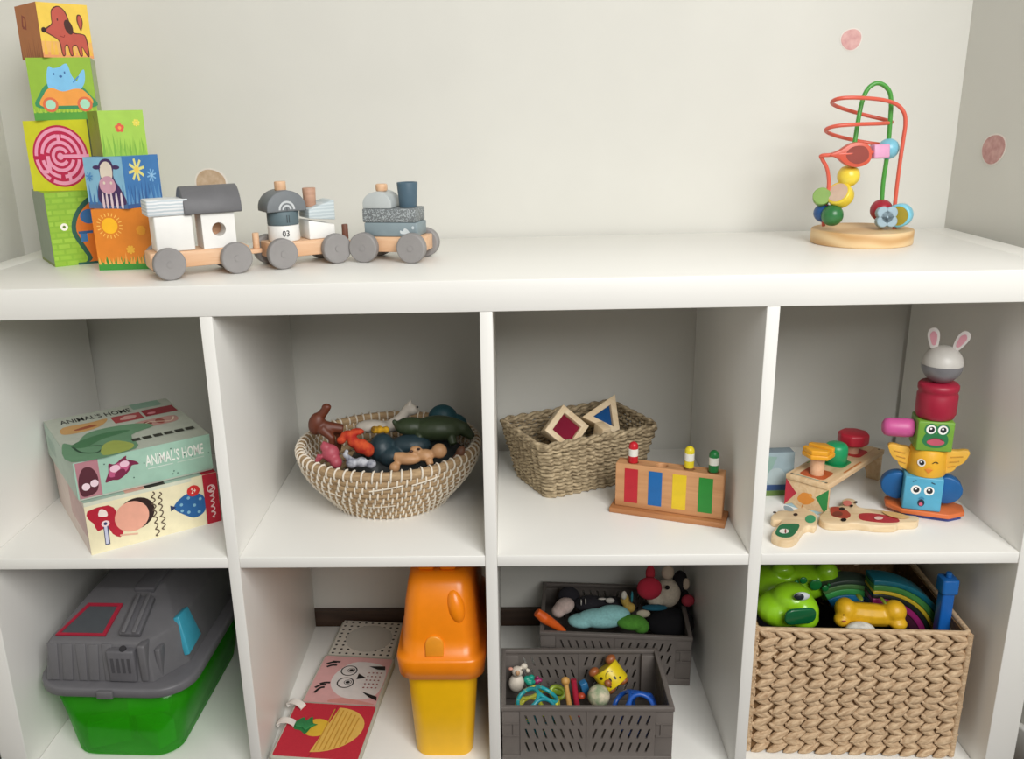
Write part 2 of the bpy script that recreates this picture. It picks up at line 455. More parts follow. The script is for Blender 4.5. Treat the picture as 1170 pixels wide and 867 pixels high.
# maze block
b = cube_block('picture_block', 'yellow-green block printed with a round pink maze', (.1301, .26, z), -6, sc_, '#c9c81e')
a = Art(sc_, sc_)
a.rect(0, 1, 0, 1, '#d2d024')
a.ell(.52, .49, .44, .44, '#c01f4d', 0, 40)
for r_, gaps in ((.385, [(3, 178), (186, 236), (244, 352)]), (.29, [(5, 80), (95, 172), (190, 262), (275, 350)]), (.2, [(14, 165), (190, 345)]), (.115, [(25, 325)])):
    for g0, g1 in gaps: a.ring(.52, .49, r_, .05, '#f2a0bd', g0, g1, 28)
a.rect(.55, .97, .465, .515, '#f2a0bd'); a.rect(.29, .35, .3, .5, '#f2a0bd'); a.rect(.5, .55, .66, .8, '#f2a0bd'); a.rect(.6, .65, .1, .26, '#f2a0bd'); a.rect(.2, .3, .25, .3, '#f2a0bd')
a.ell(.52, .49, .05, .05, '#f2a0bd')
a.build('printed_picture', b, face_front(sc_, sc_, 0))
Art(sc_, sc_).rect(0, 1, 0, 1, '#5e6a3c').rect(0, .4, 0, .3, '#3d5f7c').build('printed_picture', b, face_right(sc_, sc_, 0))
z += sc_
# cat block
b = cube_block('picture_block', 'green block printed with a blue cat riding in an orange car', (.1254, .26, z), 19.8, sb, '#8db52a')
a = Art(sb, sb)
a.rect(0, 1, 0, 1, '#8fb728'); a.rect(0, 1, 0, .13, '#4e9a2e'); grass(a, .12, .1, '#a8c83a', 18, 3)
a.blob([(.1, .2), (.13, .42), (.3, .6), (.55, .58), (.75, .58), (.92, .4), (.97, .2)], '#2d8a58', 5)
a.blob([(.3, .5), (.28, .68), (.33, .86), (.4, .83), (.5, .85), (.62, .9), (.67, .72), (.74, .62), (.8, .74), (.88, .8), (.86, .6), (.74, .46), (.5, .42)], '#7cc0ea', 4)
a.ell(.5, .7, .025, .02, '#2c62a0'); a.ell(.4, .74, .012, .02, '#2c62a0'); a.ell(.57, .76, .012, .02, '#2c62a0'); a.line([(.68, .6), (.78, .7)], .02, '#3f86c4')
a.blob([(.16, .22), (.2, .42), (.32, .52), (.5, .46), (.7, .5), (.84, .46), (.92, .24)], '#ee9c3c', 5)
a.rect(.3, .75, .2, .23, '#2d8a58')
for x in (.28, .82): a.ell(x, .25, .12, .12, '#dd6a3c'); a.ell(x, .25, .08, .08, '#a8dcc0')
a.build('printed_picture', b, face_front(sb, sb, 0))
a = Art(sb, sb); a.rect(0, 1, 0, 1, '#a7b784'); a.rect(0, 1, 0, .13, '#7f9a60'); a.build('printed_picture', b, face_right(sb, sb, 0))
z += sb
# dog block
b = cube_block('picture_block', 'orange and yellow block with a brown dog, top of the stack', (.1214, .26, z), 49.4, sa, '#e0a040')
a = Art(sa, sa)
a.rect(0, 1, 0, 1, '#f4cf55'); a.rect(0, 1, 0, .3, '#f0b86a'); a.rect(0, 1, 0, .1, '#eda06a'); grass(a, .05, .35, '#f0bd4e', 9, 5)
D, K = '#c2584a', '#5a2c24'
a.blob([(.34, .3), (.37, .05), (.43, .05), (.45, .2), (.5, .22), (.53, .05), (.59, .05), (.6, .2), (.68, .22), (.72, .05), (.78, .05), (.79, .2), (.86, .05), (.92, .06), (.9, .4), (.8, .46), (.66, .48), (.62, .6), (.55, .85), (.42, .95), (.28, .88), (.25, .72), (.24, .62), (.1, .52), (.1, .46), (.24, .38)], K, 4)
a.blob([(.36, .3), (.385, .07), (.42, .07), (.44, .22), (.51, .24), (.545, .07), (.58, .07), (.59, .22), (.69, .24), (.735, .07), (.77, .07), (.785, .22), (.87, .08), (.9, .08), (.88, .39), (.79, .445), (.65, .46), (.6, .6), (.53, .84), (.42, .93), (.29, .86), (.265, .72), (.255, .61), (.13, .51), (.12, .47), (.25, .395)], D, 4)
a.ell(.57, .57, .08, .14, '#4a2a24', 15); a.ell(.08, .5, .05, .05, '#2e1a18'); a.ell(.37, .7, .014, .025, K); a.line([(.38, .4), (.45, .38), (.47, .42)], .015, '#8e2f2a')
a.blob([(.8, .52), (.75, .68), (.77, .8), (.84, .8), (.87, .68), (.83, .54)], K); a.blob([(.805, .545), (.77, .68), (.785, .78), (.835, .78), (.85, .68), (.825, .56)], D)
a.build('printed_picture', b, face_front(sa, sa, 0))
a = Art(sa, sa); a.rect(0, 1, 0, 1, '#b5703e'); grass(a, 0, .4, '#a05c34', 10, 8); a.line([(.25, .6), (.4, .56), (.42, .75), (.3, .8), (.25, .6)], .06, '#8e3a28')
a.build('printed_picture', b, face_left(sa, sa, 0))
# sun block
b = cube_block('picture_block', 'orange block with a yellow sun and green grass, under the cow block', (.2337, .1778, TOP), 4, se, '#d97f22')
a = Art(se, se)
a.rect(0, 1, 0, 1, '#dc8124'); a.rect(0, 1, 0, .13, '#3f9238'); grass(a, .12, .14, '#3f9238', 20, 4); grass(a, .1, .2, '#e8a24a', 14, 9)
a.hold = True
for k in range(20):
    t = 2*PI*k/20; a.line([(.27+.155*math.cos(t), .73+.155*math.sin(t)), (.27+.21*math.cos(t), .73+.21*math.sin(t))], .014, '#f6c25c')
a.hold = False; a.n += 1; a.ell(.27, .73, .13, .13, '#f7b91f'); a.ell(.77, .64, .07, .075, '#e8a02a'); a.ell(.56, .33, .06, .06, '#e8a02a'); daisy(a, .56, .33, .07, '#efb63c', 7); daisy(a, .77, .64, .08, '#e59a2a', 7)
a.build('printed_picture', b, face_front(se, se, 0))
z = TOP+se
# cow block
b = cube_block('picture_block', 'blue block with a purple cow and daisies, seen corner-on', (.2283, .175, z), 69.1, sf, '#4a86c0')
a = Art(sf, sf)
a.rect(0, 1, 0, 1, '#88bcd8'); a.rect(0, 1, 0, .12, '#4f6f9c'); grass(a, .08, .45, '#3f77b4', 9, 6)
P1, P2 = '#43285c', '#e9dccb'
a.blob([(.33, .1), (.3, .4), (.4, .6), (.38, .82), (.5, .95), (.68, .95), (.76, .82), (.74, .6), (.9, .35), (.96, .08)], P1, 4)
a.blob([(.42, .6), (.42, .8), (.52, .9), (.64, .9), (.72, .8), (.7, .6), (.56, .5)], P2, 4); a.ell(.33, .8, .1, .04, P1); a.ell(.82, .8, .1, .04, P1)
a.blob([(.38, .36), (.36, .52), (.5, .62), (.66, .62), (.76, .5), (.74, .36), (.56, .28)], '#d4a0b4', 4); a.ell(.48, .5, .03, .03, P2); a.ell(.66, .5, .03, .03, P2)
for x in (.4, .5, .62, .75, .88): a.blob([(x-.03, .03), (x+.03, .03), (x+.02, .3), (x-.02, .28)], '#e5d3dc', 3)
daisy(a, .12, .62, .09, '#4f8fc8', 7, None, .025)
a.build('printed_picture', b, face_left(sf, sf, 0))
a = Art(sf, sf)
a.rect(0, 1, 0, 1, '#3f7cba'); a.rect(0, 1, 0, .12, '#38609c'); grass(a, .08, .5, '#2f62a0', 10, 11, .04); grass(a, .08, .4, '#5d97cc', 9, 12, .04)
daisy(a, .36, .73, .22, '#e6e08a', 8, '#f0d060', .055); daisy(a, .76, .6, .13, '#86bde8', 8, '#9cc8ec', .03)
a.build('printed_picture', b, face_front(sf, sf, 0))
z += sf
# grass block
b = cube_block('picture_block', 'light green block with red and yellow flowers, on the cow block', (.2222, .19, z), 36.8, sg, '#9cc445')
a = Art(sg, sg)
a.rect(0, 1, 0, 1, '#a5cf4e'); grass(a, 0, .62, '#7fb23a', 9, 14, .05); grass(a, 0, .5, '#93c044', 8, 15, .05)
for k in range(5):
    t = 2*PI*k/5+.3; a.ell(.44+.06*math.cos(t), .62+.06*math.sin(t), .045, .045, '#e0583c')
a.ell(.44, .62, .035, .035, '#f2a04c'); daisy(a, .82, .72, .08, '#efe25a', 7, '#f4ea80', .045)
a.build('printed_picture', b, face_front(sg, sg, 0))
a = Art(sg, sg); a.rect(0, 1, 0, 1, '#8f9e30'); a.line([(.55, .9), (.7, .75), (.62, .6)], .05, '#6f7a2c'); a.build('printed_picture', b, face_left(sg, sg, 0))

# ------------------------------------------------------------------ wooden train
GW = paint('#8f8c8b', .6, .04); BEECH = wood('#d9ab84', '#e6c19e', 1.2); WHT = paint('#eeede9', .5, .02); DKG = paint('#68686b', .55, .05)
SLATE = paint('#5f7178', .55, .05); PALE = paint('#c9d3d6', .55, .05); LGR = paint('#b9bfbf', .55, .04)
def striped(c1, c2, sc=120):
    m, N, L, B = _base('striped_print')
    tc = N.new('ShaderNodeTexCoord'); wv = N.new('ShaderNodeTexWave'); wv.bands_direction = 'Z'; wv.inputs['Scale'].default_value = sc
    wv.inputs['Distortion'].default_value = 1.5; L.new(tc.outputs['Object'], wv.inputs['Vector'])
    rp = N.new('ShaderNodeValToRGB'); e = rp.color_ramp.elements; e[0].color = lin(c1); e[1].color = lin(c2); e[0].position = .35; e[1].position = .6
    L.new(wv.outputs['Fac'], rp.inputs[0]); L.new(rp.outputs[0], B.inputs['Base Color']); B.inputs['Roughness'].default_value = .55
    return m
def speckled(c1, c2):
    m, N, L, B = _base('speckled_print')
    tc = N.new('ShaderNodeTexCoord'); vz = N.new('ShaderNodeTexNoise'); vz.inputs['Scale'].default_value = 650; vz.inputs['Detail'].default_value = 1
    L.new(tc.outputs['Object'], vz.inputs['Vector']); rp = N.new('ShaderNodeValToRGB'); e = rp.color_ramp.elements
    e[0].color = lin(c1); e[1].color = lin(c2); e[0].position = .52; e[1].position = .6
    L.new(vz.outputs['Fac'], rp.inputs[0]); L.new(rp.outputs[0], B.inputs['Base Color']); B.inputs['Roughness'].default_value = .6
    return m
def wagon(label, loc, rz, L_=.112, hitch=True, wb=.043):
    th = thing('train_wagon', label, 'toy train', loc, rz, 'wooden train wagons')
    MB().box(-L_/2, L_/2, -.022, .022, .013, .034).build('base', BEECH, th, bevel=.0015)
    for sx in (-1, 1):
        for sy in (-1, 1):
            wl = MB().cyl(.0205, -.0065, .0065, RX(90), 0, 40, .0018).build('wheel', GW, th, M=T(sx*wb, sy*.031, .0205))
            MB().cyl(.004, -.001, .0008, RX(90*sy), 0, 16).build('axle_pin', GW, wl, M=T(0, sy*.0066, 0))
    if hitch:
        MB().prism(rrect(L_/2-.004, L_/2+.022, -.009, .009, .008), .0205, .026).build('hitch_plate', BEECH, th, bevel=.0008)
    return th
def blk(th, name, x0, x1, y0, y1, z0, z1, m, bev=.0018):
    c = ((x0+x1)/2, (y0+y1)/2, (z0+z1)/2)
    return MB().box(x0-c[0], x1-c[0], y0-c[1], y1-c[1], z0-c[2], z1-c[2]).build(name, m, th, bevel=bev, M=T(*c))
# wagon 1: house with roof
t1 = wagon('train wagon with white blocks and dark grey arched roof, beside the blocks', (.350, .093, TOP), 30, .128)
blk(t1, 'white_block', -.054, -.006, -.021, .021, .0343, .0798, WHT)
blk(t1, 'striped_block', -.061, -.009, -.023, .023, .0801, .1005, striped('#c3ced4', '#e7e9ea', 75))
hb = MB().plate([(-.0215, 0), (.0215, 0), (.0215, .045), (-.0215, .045)], [list(reversed(arc(0, .024, .009, .009, 0, 345, 23)))], -.0205, .0205, T(.0265, 0, .0343) @ RX(90)).build('window_block', WHT, t1)
MB().cyl(.0089, -.019, -.006, T(.0265, 0, .0583) @ RX(90), 0, 24).build('window_dowel', wood('#b98a68', '#c99c7a'), t1)
pr = arc(0, 0, .027, .034, 0, 180, 18)
MB().prism([(-.024, -.001)]+[(-x, y) for x, y in pr]+[(.024, -.001)], -.037, .037, T(.021, 0, .0806) @ RZ(90) @ RX(90), 0, True).build('arched_roof', DKG, t1, bevel=.0012, ang=40)
MB().cyl(.0045, .0345, .056, None, 0, 20, .001).build('hitch_peg', BEECH, t1, M=T(.079, 0, -.0085))
# wagon 2: round house and wedges
t2 = wagon('train wagon with domed roof house and two wedge blocks, middle of the train', (.474, .163, TOP), 32, .104, True, .039)
MB().cyl(.0215, 0, .0215, None, 0, 40, .0012).build('white_drum', WHT, t2, M=T(-.024, 0, .0343))
MB().cyl(.0215, 0, .0185, None, 0, 40, .0012).build('slate_drum', SLATE, t2, M=T(-.024, 0, .0561))
MB().prism([(-.0275, 0), (.0275, 0)]+arc(0, .004, .0275, .024, 0, 180, 18), -.021, .021, RX(90), 0, True).build('domed_roof', paint('#73787c', .55, .05), t2, bevel=.0012, ang=40, M=T(-.024, 0, .0748))
MB().cyl(.0078, 0, .012, None, 0, 24, .001).build('top_peg', BEECH, t2, M=T(-.024, 0, .1018))
a = Art(.055, .028)
for k, c in ((.42, '#c8ccce'), (.32, '#73787c'), (.24, '#c8ccce'), (.15, '#73787c')): a.poly([(x, y) for x, y in arc(.5, .1, k*.5, k, 0, 180, 12)], c)
a.rect(.49, .51, .06, .2, '#3c4044'); a.build('rainbow_print', t2, T(-.0515, -.02115, .0745) @ RX(90))
def round_print(art, W, r, ctr, ang0):
    return art.bend(lambda p: ((r+p[2])*math.sin((p[0]-W/2)/r), -(r+p[2])*math.cos((p[0]-W/2)/r), p[1]))
a = Art(.03, .0215); a.text('03', .3, .62, .32, .72, '#2c2c30'); round_print(a, .03, .0217, None, 0); a.build('number_print', t2, T(-.024, 0, .0343) @ RZ(-8))
a = Art(.03, .0185); a.rect(.42, .45, .2, .75, '#23282c'); a.rect(.52, .55, .2, .75, '#23282c'); round_print(a, .03, .0217, None, 0); a.build('window_print', t2, T(-.024, 0, .0561) @ RZ(2))
MB().prism([(-.019, 0), (.019, 0), (.019, .018), (-.019, .026)], -.02, .02, RX(90)).build('wedge_block', WHT, t2, bevel=.0012, M=T(.0245, 0, .0343))
MB().prism([(-.019, .0285), (.019, .0245), (.019, .052), (-.019, .041)], -.021, .021, RX(90)).build('wedge_block', striped('#b9c6cb', '#ccd6d9', 70), t2, bevel=.0012, M=T(.0255, 0, .0343))
MB().cyl(.0083, 0, .0255, None, 0, 24, .001, .0092).build('chimney_peg', wood('#b58b74', '#c79e86'), t2, M=T(.0165, 0, .0775))
MB().cyl(.0045, .0345, .056, None, 0, 20, .001).build('hitch_peg', wood('#6d4436', '#7d5242'), t2, M=T(.066, 0, -.007))
# wagon 3: engine
t3 = wagon('train engine with grey blocks and a dark blue funnel, at the front', (.603, .182, TOP), -13, .098, False, .035)
blk(t3, 'grey_block', -.037, .041, -.021, .021, .0343, .0535, paint('#85949a', .55, .05))
blk(t3, 'speckled_block', -.039, .039, -.021, .021, .0538, .0725, speckled('#6d7274', '#a9b0b2'))
MB().prism([(-.021, 0), (.021, 0)]+arc(0, .006, .021, .0165, 0, 180, 18), -.02, .02, RX(90) , 0, True).build('cab_block', LGR, t3, bevel=.001, ang=40, M=T(-.017, 0, .0728))
MB().cyl(.0083, 0, .01, None, 0, 24, .002).build('top_peg', BEECH, t3, M=T(-.016, 0, .0948))
MB().lathe([(.0115, 0), (.012, .001), (.0145, .033), (.0142, .034), (.0125, .034), (.0118, .031), (1e-6, .031)], 32).build('funnel', paint('#4b6373', .5, .05), t3, M=T(.022, 0, .0728))
a = Art(.078, .0192); a.blob([(.7, .2), (.68, .45), (.73, .4), (.76, .6), (.82, .5), (.85, .25)], '#d5dcde', 3); a.ell(.92, .65, .1, .12, '#c8d2d6'); a.build('flower_print', t3, T(-.037, -.0212, .0343) @ RX(90))

# ------------------------------------------------------------------ bead maze
BX, BY = 1.279, .25
bm_ = thing('bead_maze', 'wooden bead maze with looping green and red wires', 'toy', (BX, BY, TOP))
MB().cyl(.0695, 0, .0205, None, 0, 64, .002).build('base', rings_wood('#c99f6a', '#e3c596', 16), bm_)
def loc(px, py, y): return on_y(px, py, y)-Vector((BX, BY, TOP))
GRN = paint('#4c9a3f', .35, .03, 40, 0, .5); RED = paint('#d9604c', .35, .03, 40)
gp = [(951, 255, .232), (951, 240, .232), (957, 222, .236), (967, 203, .24), (973, 183, .243), (977, 160, .246), (981, 135, .248), (986, 113, .25), (993, 100, .25), (1003, 95, .25), (1013, 100, .25), (1018, 112, .25), (1017, 140, .25), (1014, 175, .25), (1009, 210, .25), (1007, 245, .25), (1007, 258, .25)]
MB().tube(catmull([loc(*q) for q in gp], 6), .0031, 10).build('green_wire', GRN, bm_)
rp_ = [(1022, 262, .235), (1022, 240, .235), (1027, 195, .235), (1032, 160, .235), (1034.5, 142, .235), (1033, 129, .235), (1024, 119, .235), (1005, 113.5, .228), (975, 111.5, .222), (957, 113, .226), (950.5, 117.5, .245), (960, 123, .266), (985, 130.5, .28), (1008, 136, .276), (1019, 139.5, .262), (1008, 141, .24), (980, 142, .224), (955, 144, .224), (943.5, 148.5, .24), (952, 154, .262), (975, 160, .278), (995, 163.5, .278), (1012, 166, .264), (1012, 170.5, .24), (995, 174, .226), (970, 175.5, .222), (950, 177, .224), (938.5, 178, .228), (939.5, 182, .232), (945, 193, .236), (947, 210, .24), (944, 230, .244), (941, 250, .248), (941, 258, .25)]
MB().tube(catmull([loc(*q) for q in rp_], 5), .0027, 10).build('red_wire', RED, bm_)
def bead(name, px, py, y, r, c, rough=.3):
    return MB().ell((0, 0, 0), r).build(name, paint(c, rough, .04, 40), bm_, M=T(*loc(px, py, y)))
bead('bead', 951, 246, .232, .0152, '#2f6f3c'); bead('bead', 940.5, 243, .25, .0135, '#234f86'); bead('bead', 969.5, 201, .24, .0155, '#e8cf46')
bead('bead', 1007, 240, .25, .0155, '#a02838'); bead('bead', 1015, 170, .25, .0145, '#7cbfd4')
MB().cyl(.0125, -.006, .006, None, 0, 28, .001).build('disc_bead', paint('#7ea04e', .4), bm_, M=T(*loc(939, 225, .244)) @ RZ(-20) @ RX(70))
d = MB().cyl(.0175, -.0085, .0085, None, 0, 32, .002).build('disc_bead', paint('#e3c93e', .35), bm_, M=T(*loc(960, 223, .235)) @ RY(-52) @ RX(35))
MB().cyl(.014, 0, .0004, None, 0, 28).build('face_print', paint('#cdb4a0', .5), d, M=T(0, 0, .0085))
fish = MB(); fish.prism(smooth2([(-.034, .001), (-.02, .007), (-.006, .0155), (.008, .017), (.02, .011), (.0235, 0), (.02, -.011), (.006, -.0165), (-.01, -.013), (-.022, -.004)], 5), -.006, .006, RX(90))
fo = fish.build('leaf_bead', paint('#cf5a44', .35), bm_, bevel=.0025, M=T(*loc(975, 177, .226)))
MB().prism(smooth2([(-.012, .003), (-.004, .011), (.01, .012), (.018, .005), (.018, -.006), (.005, -.012), (-.008, -.007)], 5), .006, .0064, RX(90)).build('dark_print', paint('#8e3b30', .45), fo)
blkM = T(*loc(1005, 173, .232)) @ RZ(12) @ RX(-8)
MB().box(-.012, .012, -.007, .007, -.0095, .0095).build('cube_bead', paint('#dca0c2', .35), bm_, bevel=.002, M=blkM)
MB().cyl(.0165, -.009, .009, None, 0, 32, .0018).build('drum_bead', paint('#7cc6dc', .35), bm_, M=T(*loc(1028, 246, .232)) @ RZ(-38) @ RX(90))
MB().cyl(.0135, .0092, .0096, None, 0, 28).build('gold_print', paint('#a8962f', .5), bm_, M=T(*loc(1028, 246, .232)) @ RZ(-38) @ RX(90))
fl = MB()
for k in range(4): fl.cyl(.0085, -.005, .005, T(.0085*math.cos(PI/4+k*PI/2), .0085*math.sin(PI/4+k*PI/2), 0), 0, 20, .0012)
fl.cyl(.008, -.005, .005, None, 0, 20)
fl.build('flower_bead', paint('#93abb8', .4), bm_, M=T(*loc(1012.5, 248, .222)) @ RX(82))
# ------------------------------------------------------------------ two game boxes
def squiggle(a, x0, x1, y0, y1, n, wd, c, vertical=True, seed=0):
    r = random.Random(seed); P_ = []
    for i in range(n*4+1):
        t = i/(n*4); s_ = math.sin(i*PI/2+.3)*r.uniform(.25, .5)
        if vertical: P_.append((x0+(x1-x0)*(.5+s_), y1-(y1-y0)*t+.012*math.cos(i*PI/2)))
        else: P_.append((x0+(x1-x0)*t+.01*math.cos(i*PI/2), y0+(y1-y0)*(.5+s_)))
    a.line(P_, wd, c, False, 3)
w1, d1, h1 = .1835, .2262, .0775
B1 = thing('game_box', 'cream box with a child and blue balloon, bottom of the two boxes', 'box', (.1896, .1564, SH), 36)
MB().box(-w1/2, w1/2, -d1/2, d1/2, 0, h1).build('body', paint('#e9dfbd', .45, .03), B1, bevel=.001)
a = Art(w1, h1)
a.rect(0, 1, 0, 1, '#efe6c2'); a.rect(.0, .8, .93, 1, '#d8dcc8')
a.blob([(.02, .84), (.02, .68), (.05, .58), (.07, .42), (.14, .45), (.17, .3), (.22, .2), (.25, .3), (.22, .5), (.22, .7), (.17, .86)], '#b71c34', 2)
a.blob([(.09, .7), (.11, .82), (.15, .76), (.15, .66)], '#f3e3dd', 3)
a.line([(.13, .52), (.125, .12)], .085, '#3c4468'); a.line([(.128, .5), (.124, .14)], .05, '#cdd0e6'); a.ell(.13, .53, .07, .06, '#f0d8dc'); a.ell(.13, .53, .03, .03, '#30386a')
a.ell(.355, .57, .34, .3, '#2a1410', 20, 28); a.ell(.325, .54, .3, .29, '#ecab94', 0, 28); a.line([(.22, .24), (.35, .18)], .03, '#e3b49c')
squiggle(a, .525, .565, .12, .86, 6, .022, '#5d4c3c', True, 1); squiggle(a, .475, .512, .02, .9, 7, .022, '#5d4c3c', True, 2)
a.blob([(.64, .5), (.72, .68), (.8, .7), (.88, .58), (.88, .3), (.8, .2), (.72, .3)], '#1f5f9c', 5); a.poly([(.615, .44), (.615, .56), (.66, .5)], '#20305a')
for x, y in ((.7, .52), (.76, .62), (.8, .45), (.75, .34), (.83, .3), (.85, .55), (.7, .4)): a.ell(x, y, .03, .03, '#7fb2cc')
a.ell(.805, .74, .12, .11, '#d02a2a'); a.text('2+', .787, .825, .69, .79, '#f4e8d8')
a.rect(.885, 1, 0, 1, '#b3142e'); squiggle(a, .925, .965, .1, .74, 6, .024, '#e8c8c8', True, 5); a.ring(.945, .7, .07, .022, '#e8c8c8')
a.build('printed_front', B1, face_front(w1, d1, 0))
Art(d1, h1).rect(0, 1, 0, 1, '#d9c9c0').rect(.5, 1, .3, .9, '#c9a8a4').build('printed_side', B1, face_left(w1, d1, 0))
a = Art(w1, d1); a.rect(0, 1, 0, 1, '#a9c0b2'); a.rect(.885, 1, 0, 1, '#b3142e'); a.rect(.3, .55, 0, .12, '#e0a898'); a.rect(.45, .6, .0, .1, '#2a2420'); a.build('printed_top', B1, face_top(w1, d1, h1))
w2, d2, h2 = .1867, .2177, .0560
B2 = thing('game_box', "mint green animal game box lying on top of the cream box", 'box', (.1852, .1578, SH+h1+.0008), 36.2)
MB().box(-w2/2+.001, w2/2-.001, -d2/2+.001, d2/2-.001, 0, h2*.9).build('box_base', paint('#c8ccc0', .5), B2, bevel=.0008)
MB().box(-w2/2, w2/2, -d2/2, d2/2, .003, h2).build('lid', paint('#b9cbbd', .42, .03), B2, bevel=.001)
a = Art(w2, h2-.003)
a.rect(0, 1, 0, 1, '#a5cbb8'); a.rect(.012, .17, 0, .98, '#b9808a')
a.blob([(.025, .1), (.02, .5), (.06, .8), (.12, .78), (.155, .5), (.14, .15), (.08, .04)], '#5a2834', 5)
a.ell(.065, .3, .1, .1, '#f4dbe4'); a.ell(.125, .35, .1, .1, '#f4dbe4')
a.blob([(.2, .3), (.23, .55), (.24, .78), (.28, .74), (.33, .84), (.37, .9), (.37, .8), (.43, .7), (.45, .6), (.4, .6), (.37, .45), (.3, .3), (.25, .32)], '#7c2448', 4)
a.blob([(.235, .42), (.25, .66), (.33, .76), (.38, .66), (.36, .5), (.3, .42)], '#c45c86', 4); a.ell(.28, .62, .13, .1, '#f4c8da'); a.ell(.35, .69, .12, .09, '#f4c8da'); a.ell(.31, .46, .15, .1, '#7c2448', 30)
a.text("ANIMAL'S HOME", .5, .94, .48, .8, '#f4f6ee'); a.rect(.51, .7, .39, .42, '#cfe0d4'); a.rect(.73, .94, .39, .42, '#c4d8ca')
r_ = random.Random(3)
for k in range(12): a.ell(r_.uniform(.2, .98), r_.uniform(.05, .95), .018, .018, '#3f5a52')
a.build('printed_front', B2, face_front(w2, d2, .003))
a = Art(w2, d2)
a.rect(0, 1, 0, 1, '#c2c8ba'); a.rect(.68, .92, .86, 1, '#93b6a2')
a.text("ANIMAL'S HOME", .1, .66, .83, .93, '#22241f')
a.blob([(.06, .62), (.1, .76), (.3, .76), (.44, .78), (.4, .68), (.3, .6), (.15, .58)], '#d2a468', 3); a.blob([(.16, .66), (.3, .7), (.34, .66), (.2, .63)], '#a85c3c', 3)
a.rect(.47, .7, .62, .78, '#b04a4c'); a.blob([(.52, .68), (.58, .75), (.66, .72), (.62, .66)], '#d8a8a0', 3); a.rect(.72, .98, .64, .8, '#9c2f3a'); a.ell(.78, .7, .03, .025, '#e09098')
a.blob([(.55, .4), (.6, .54), (.8, .56), (.92, .54), (.9, .42), (.75, .4)], '#c99a90', 4); a.ell(.68, .48, .03, .04, '#8e4038'); a.ell(.78, .48, .03, .06, '#a04a40'); a.line([(.62, .43), (.7, .5), (.85, .44), (.9, .52)], .012, '#e8d8c0', False, 4)
a.blob([(0, .02), (.02, .4), (.1, .34), (.22, .52), (.4, .56), (.62, .52), (.7, .4), (.5, .3), (.45, .02)], '#6f9a78', 4)
a.blob([(.06, .32), (.2, .42), (.4, .46), (.52, .4), (.3, .34), (.14, .24)], '#4d8058', 4); a.line([(.07, .3), (.1, .16), (.2, .1), (.26, .2), (.16, .26)], .016, '#2e4f3a', False, 4); a.blob([(.22, .02), (.26, .2), (.36, .26), (.46, .12), (.4, .02)], '#a8b65c', 4)
for k in range(6): a.rect(.47+k*.083, .535+k*.083, .16, .215, '#3a3c34')
a.build('printed_top', B2, face_top(w2, d2, h2))
Art(d2, h2-.003).rect(0, 1, 0, 1, '#b3c6b8').rect(.1, .35, .3, .7, '#9db4a6').build('printed_side', B2, face_left(w2, d2, .003))

# ------------------------------------------------------------------ round coiled bowl with toy animals
BWX, BWY = .575, .205
bw = thing('coiled_bowl', 'round coiled seagrass bowl with white stitching full of toy animals', 'basket', (BWX, BWY, SH))
SEA = fibre('#94795a', '#c2a680', (60, 60, 400)); STI = paint('#e6ddcd', .8, .05)
nco = 9; rc = .0062; prof = []
for i in range(nco):
    t = i/(nco-1); prof.append((.086+(.1345-.086)*math.sin(t*PI/2)**1.15, .0066+t*.0795))
for i, (r, zz) in enumerate(prof):
    ring_ = [(r*math.cos(2*PI*k/72), r*math.sin(2*PI*k/72), zz) for k in range(72)]
    MB().tube(ring_, rc*(1.15 if i == nco-1 else 1), 10, True).build('coil', SEA, bw)
MB().lathe([(1e-6, .002), (.086, .002), (.088, .008), (1e-6, .008)], 48).build('bowl_bottom', SEA, bw)
st = MB(); rr_ = random.Random(5)
for i, (r, zz) in enumerate(prof):
    n = 62
    sl = (prof[min(i+1, nco-1)][0]-prof[max(i-1, 0)][0])/(prof[min(i+1, nco-1)][1]-prof[max(i-1, 0)][1])
    for k in range(n):
        a0 = 2*PI*(k+(.5 if i % 2 else 0)+rr_.uniform(-.12, .12))/n; pts = []
        for q in range(7):
            t = q/6*PI*(1.15 if i == nco-1 else 1)-PI/2*(1.0); R_ = (rc*(1.15 if i == nco-1 else 1))+.0007
            dr = R_*math.cos(t); dz = R_*math.sin(t)*1.1
            aa = a0+.012*(q-3)/3
            pts.append(((r+dr)*math.cos(aa), (r+dr)*math.sin(aa), zz+dz))
        st.tube(pts, .0015, 5, False, None, 0, False)
        if i >= nco-4:     # the inside of the upper rows shows too
            pts = [((r-(rc+.0007)*math.cos(t))*math.cos(a0), (r-(rc+.0007)*math.cos(t))*math.sin(a0), zz+(rc+.0007)*math.sin(t)*1.1) for t in (-1.4, -.7, 0, .7, 1.4)]
            st.tube(pts, .0015, 5, False, None, 0, False)
for (a_, zz, ln, up) in ((-95, .066, .35, .008), (-70, .072, .3, .006), (-100, .03, .35, .004), (-128, .052, .2, -.003)):   # long loose stitches
    pts = []
    for q in range(8):
        t = q/7; z_ = zz+up*t; i = min(nco-1, max(0, (z_-.0066)/.0795*(nco-1))); r0 = prof[int(i)][0]+(prof[min(nco-1, int(i)+1)][0]-prof[int(i)][0])*(i-int(i))
        aa = math.radians(a_)+ln*t; pts.append(((r0+rc+.0014)*math.cos(aa), (r0+rc+.0014)*math.sin(aa), z_))
    st.tube(pts, .0011, 5)
so = st.build('stitching', STI, bw); so['kind'] = 'stuff'
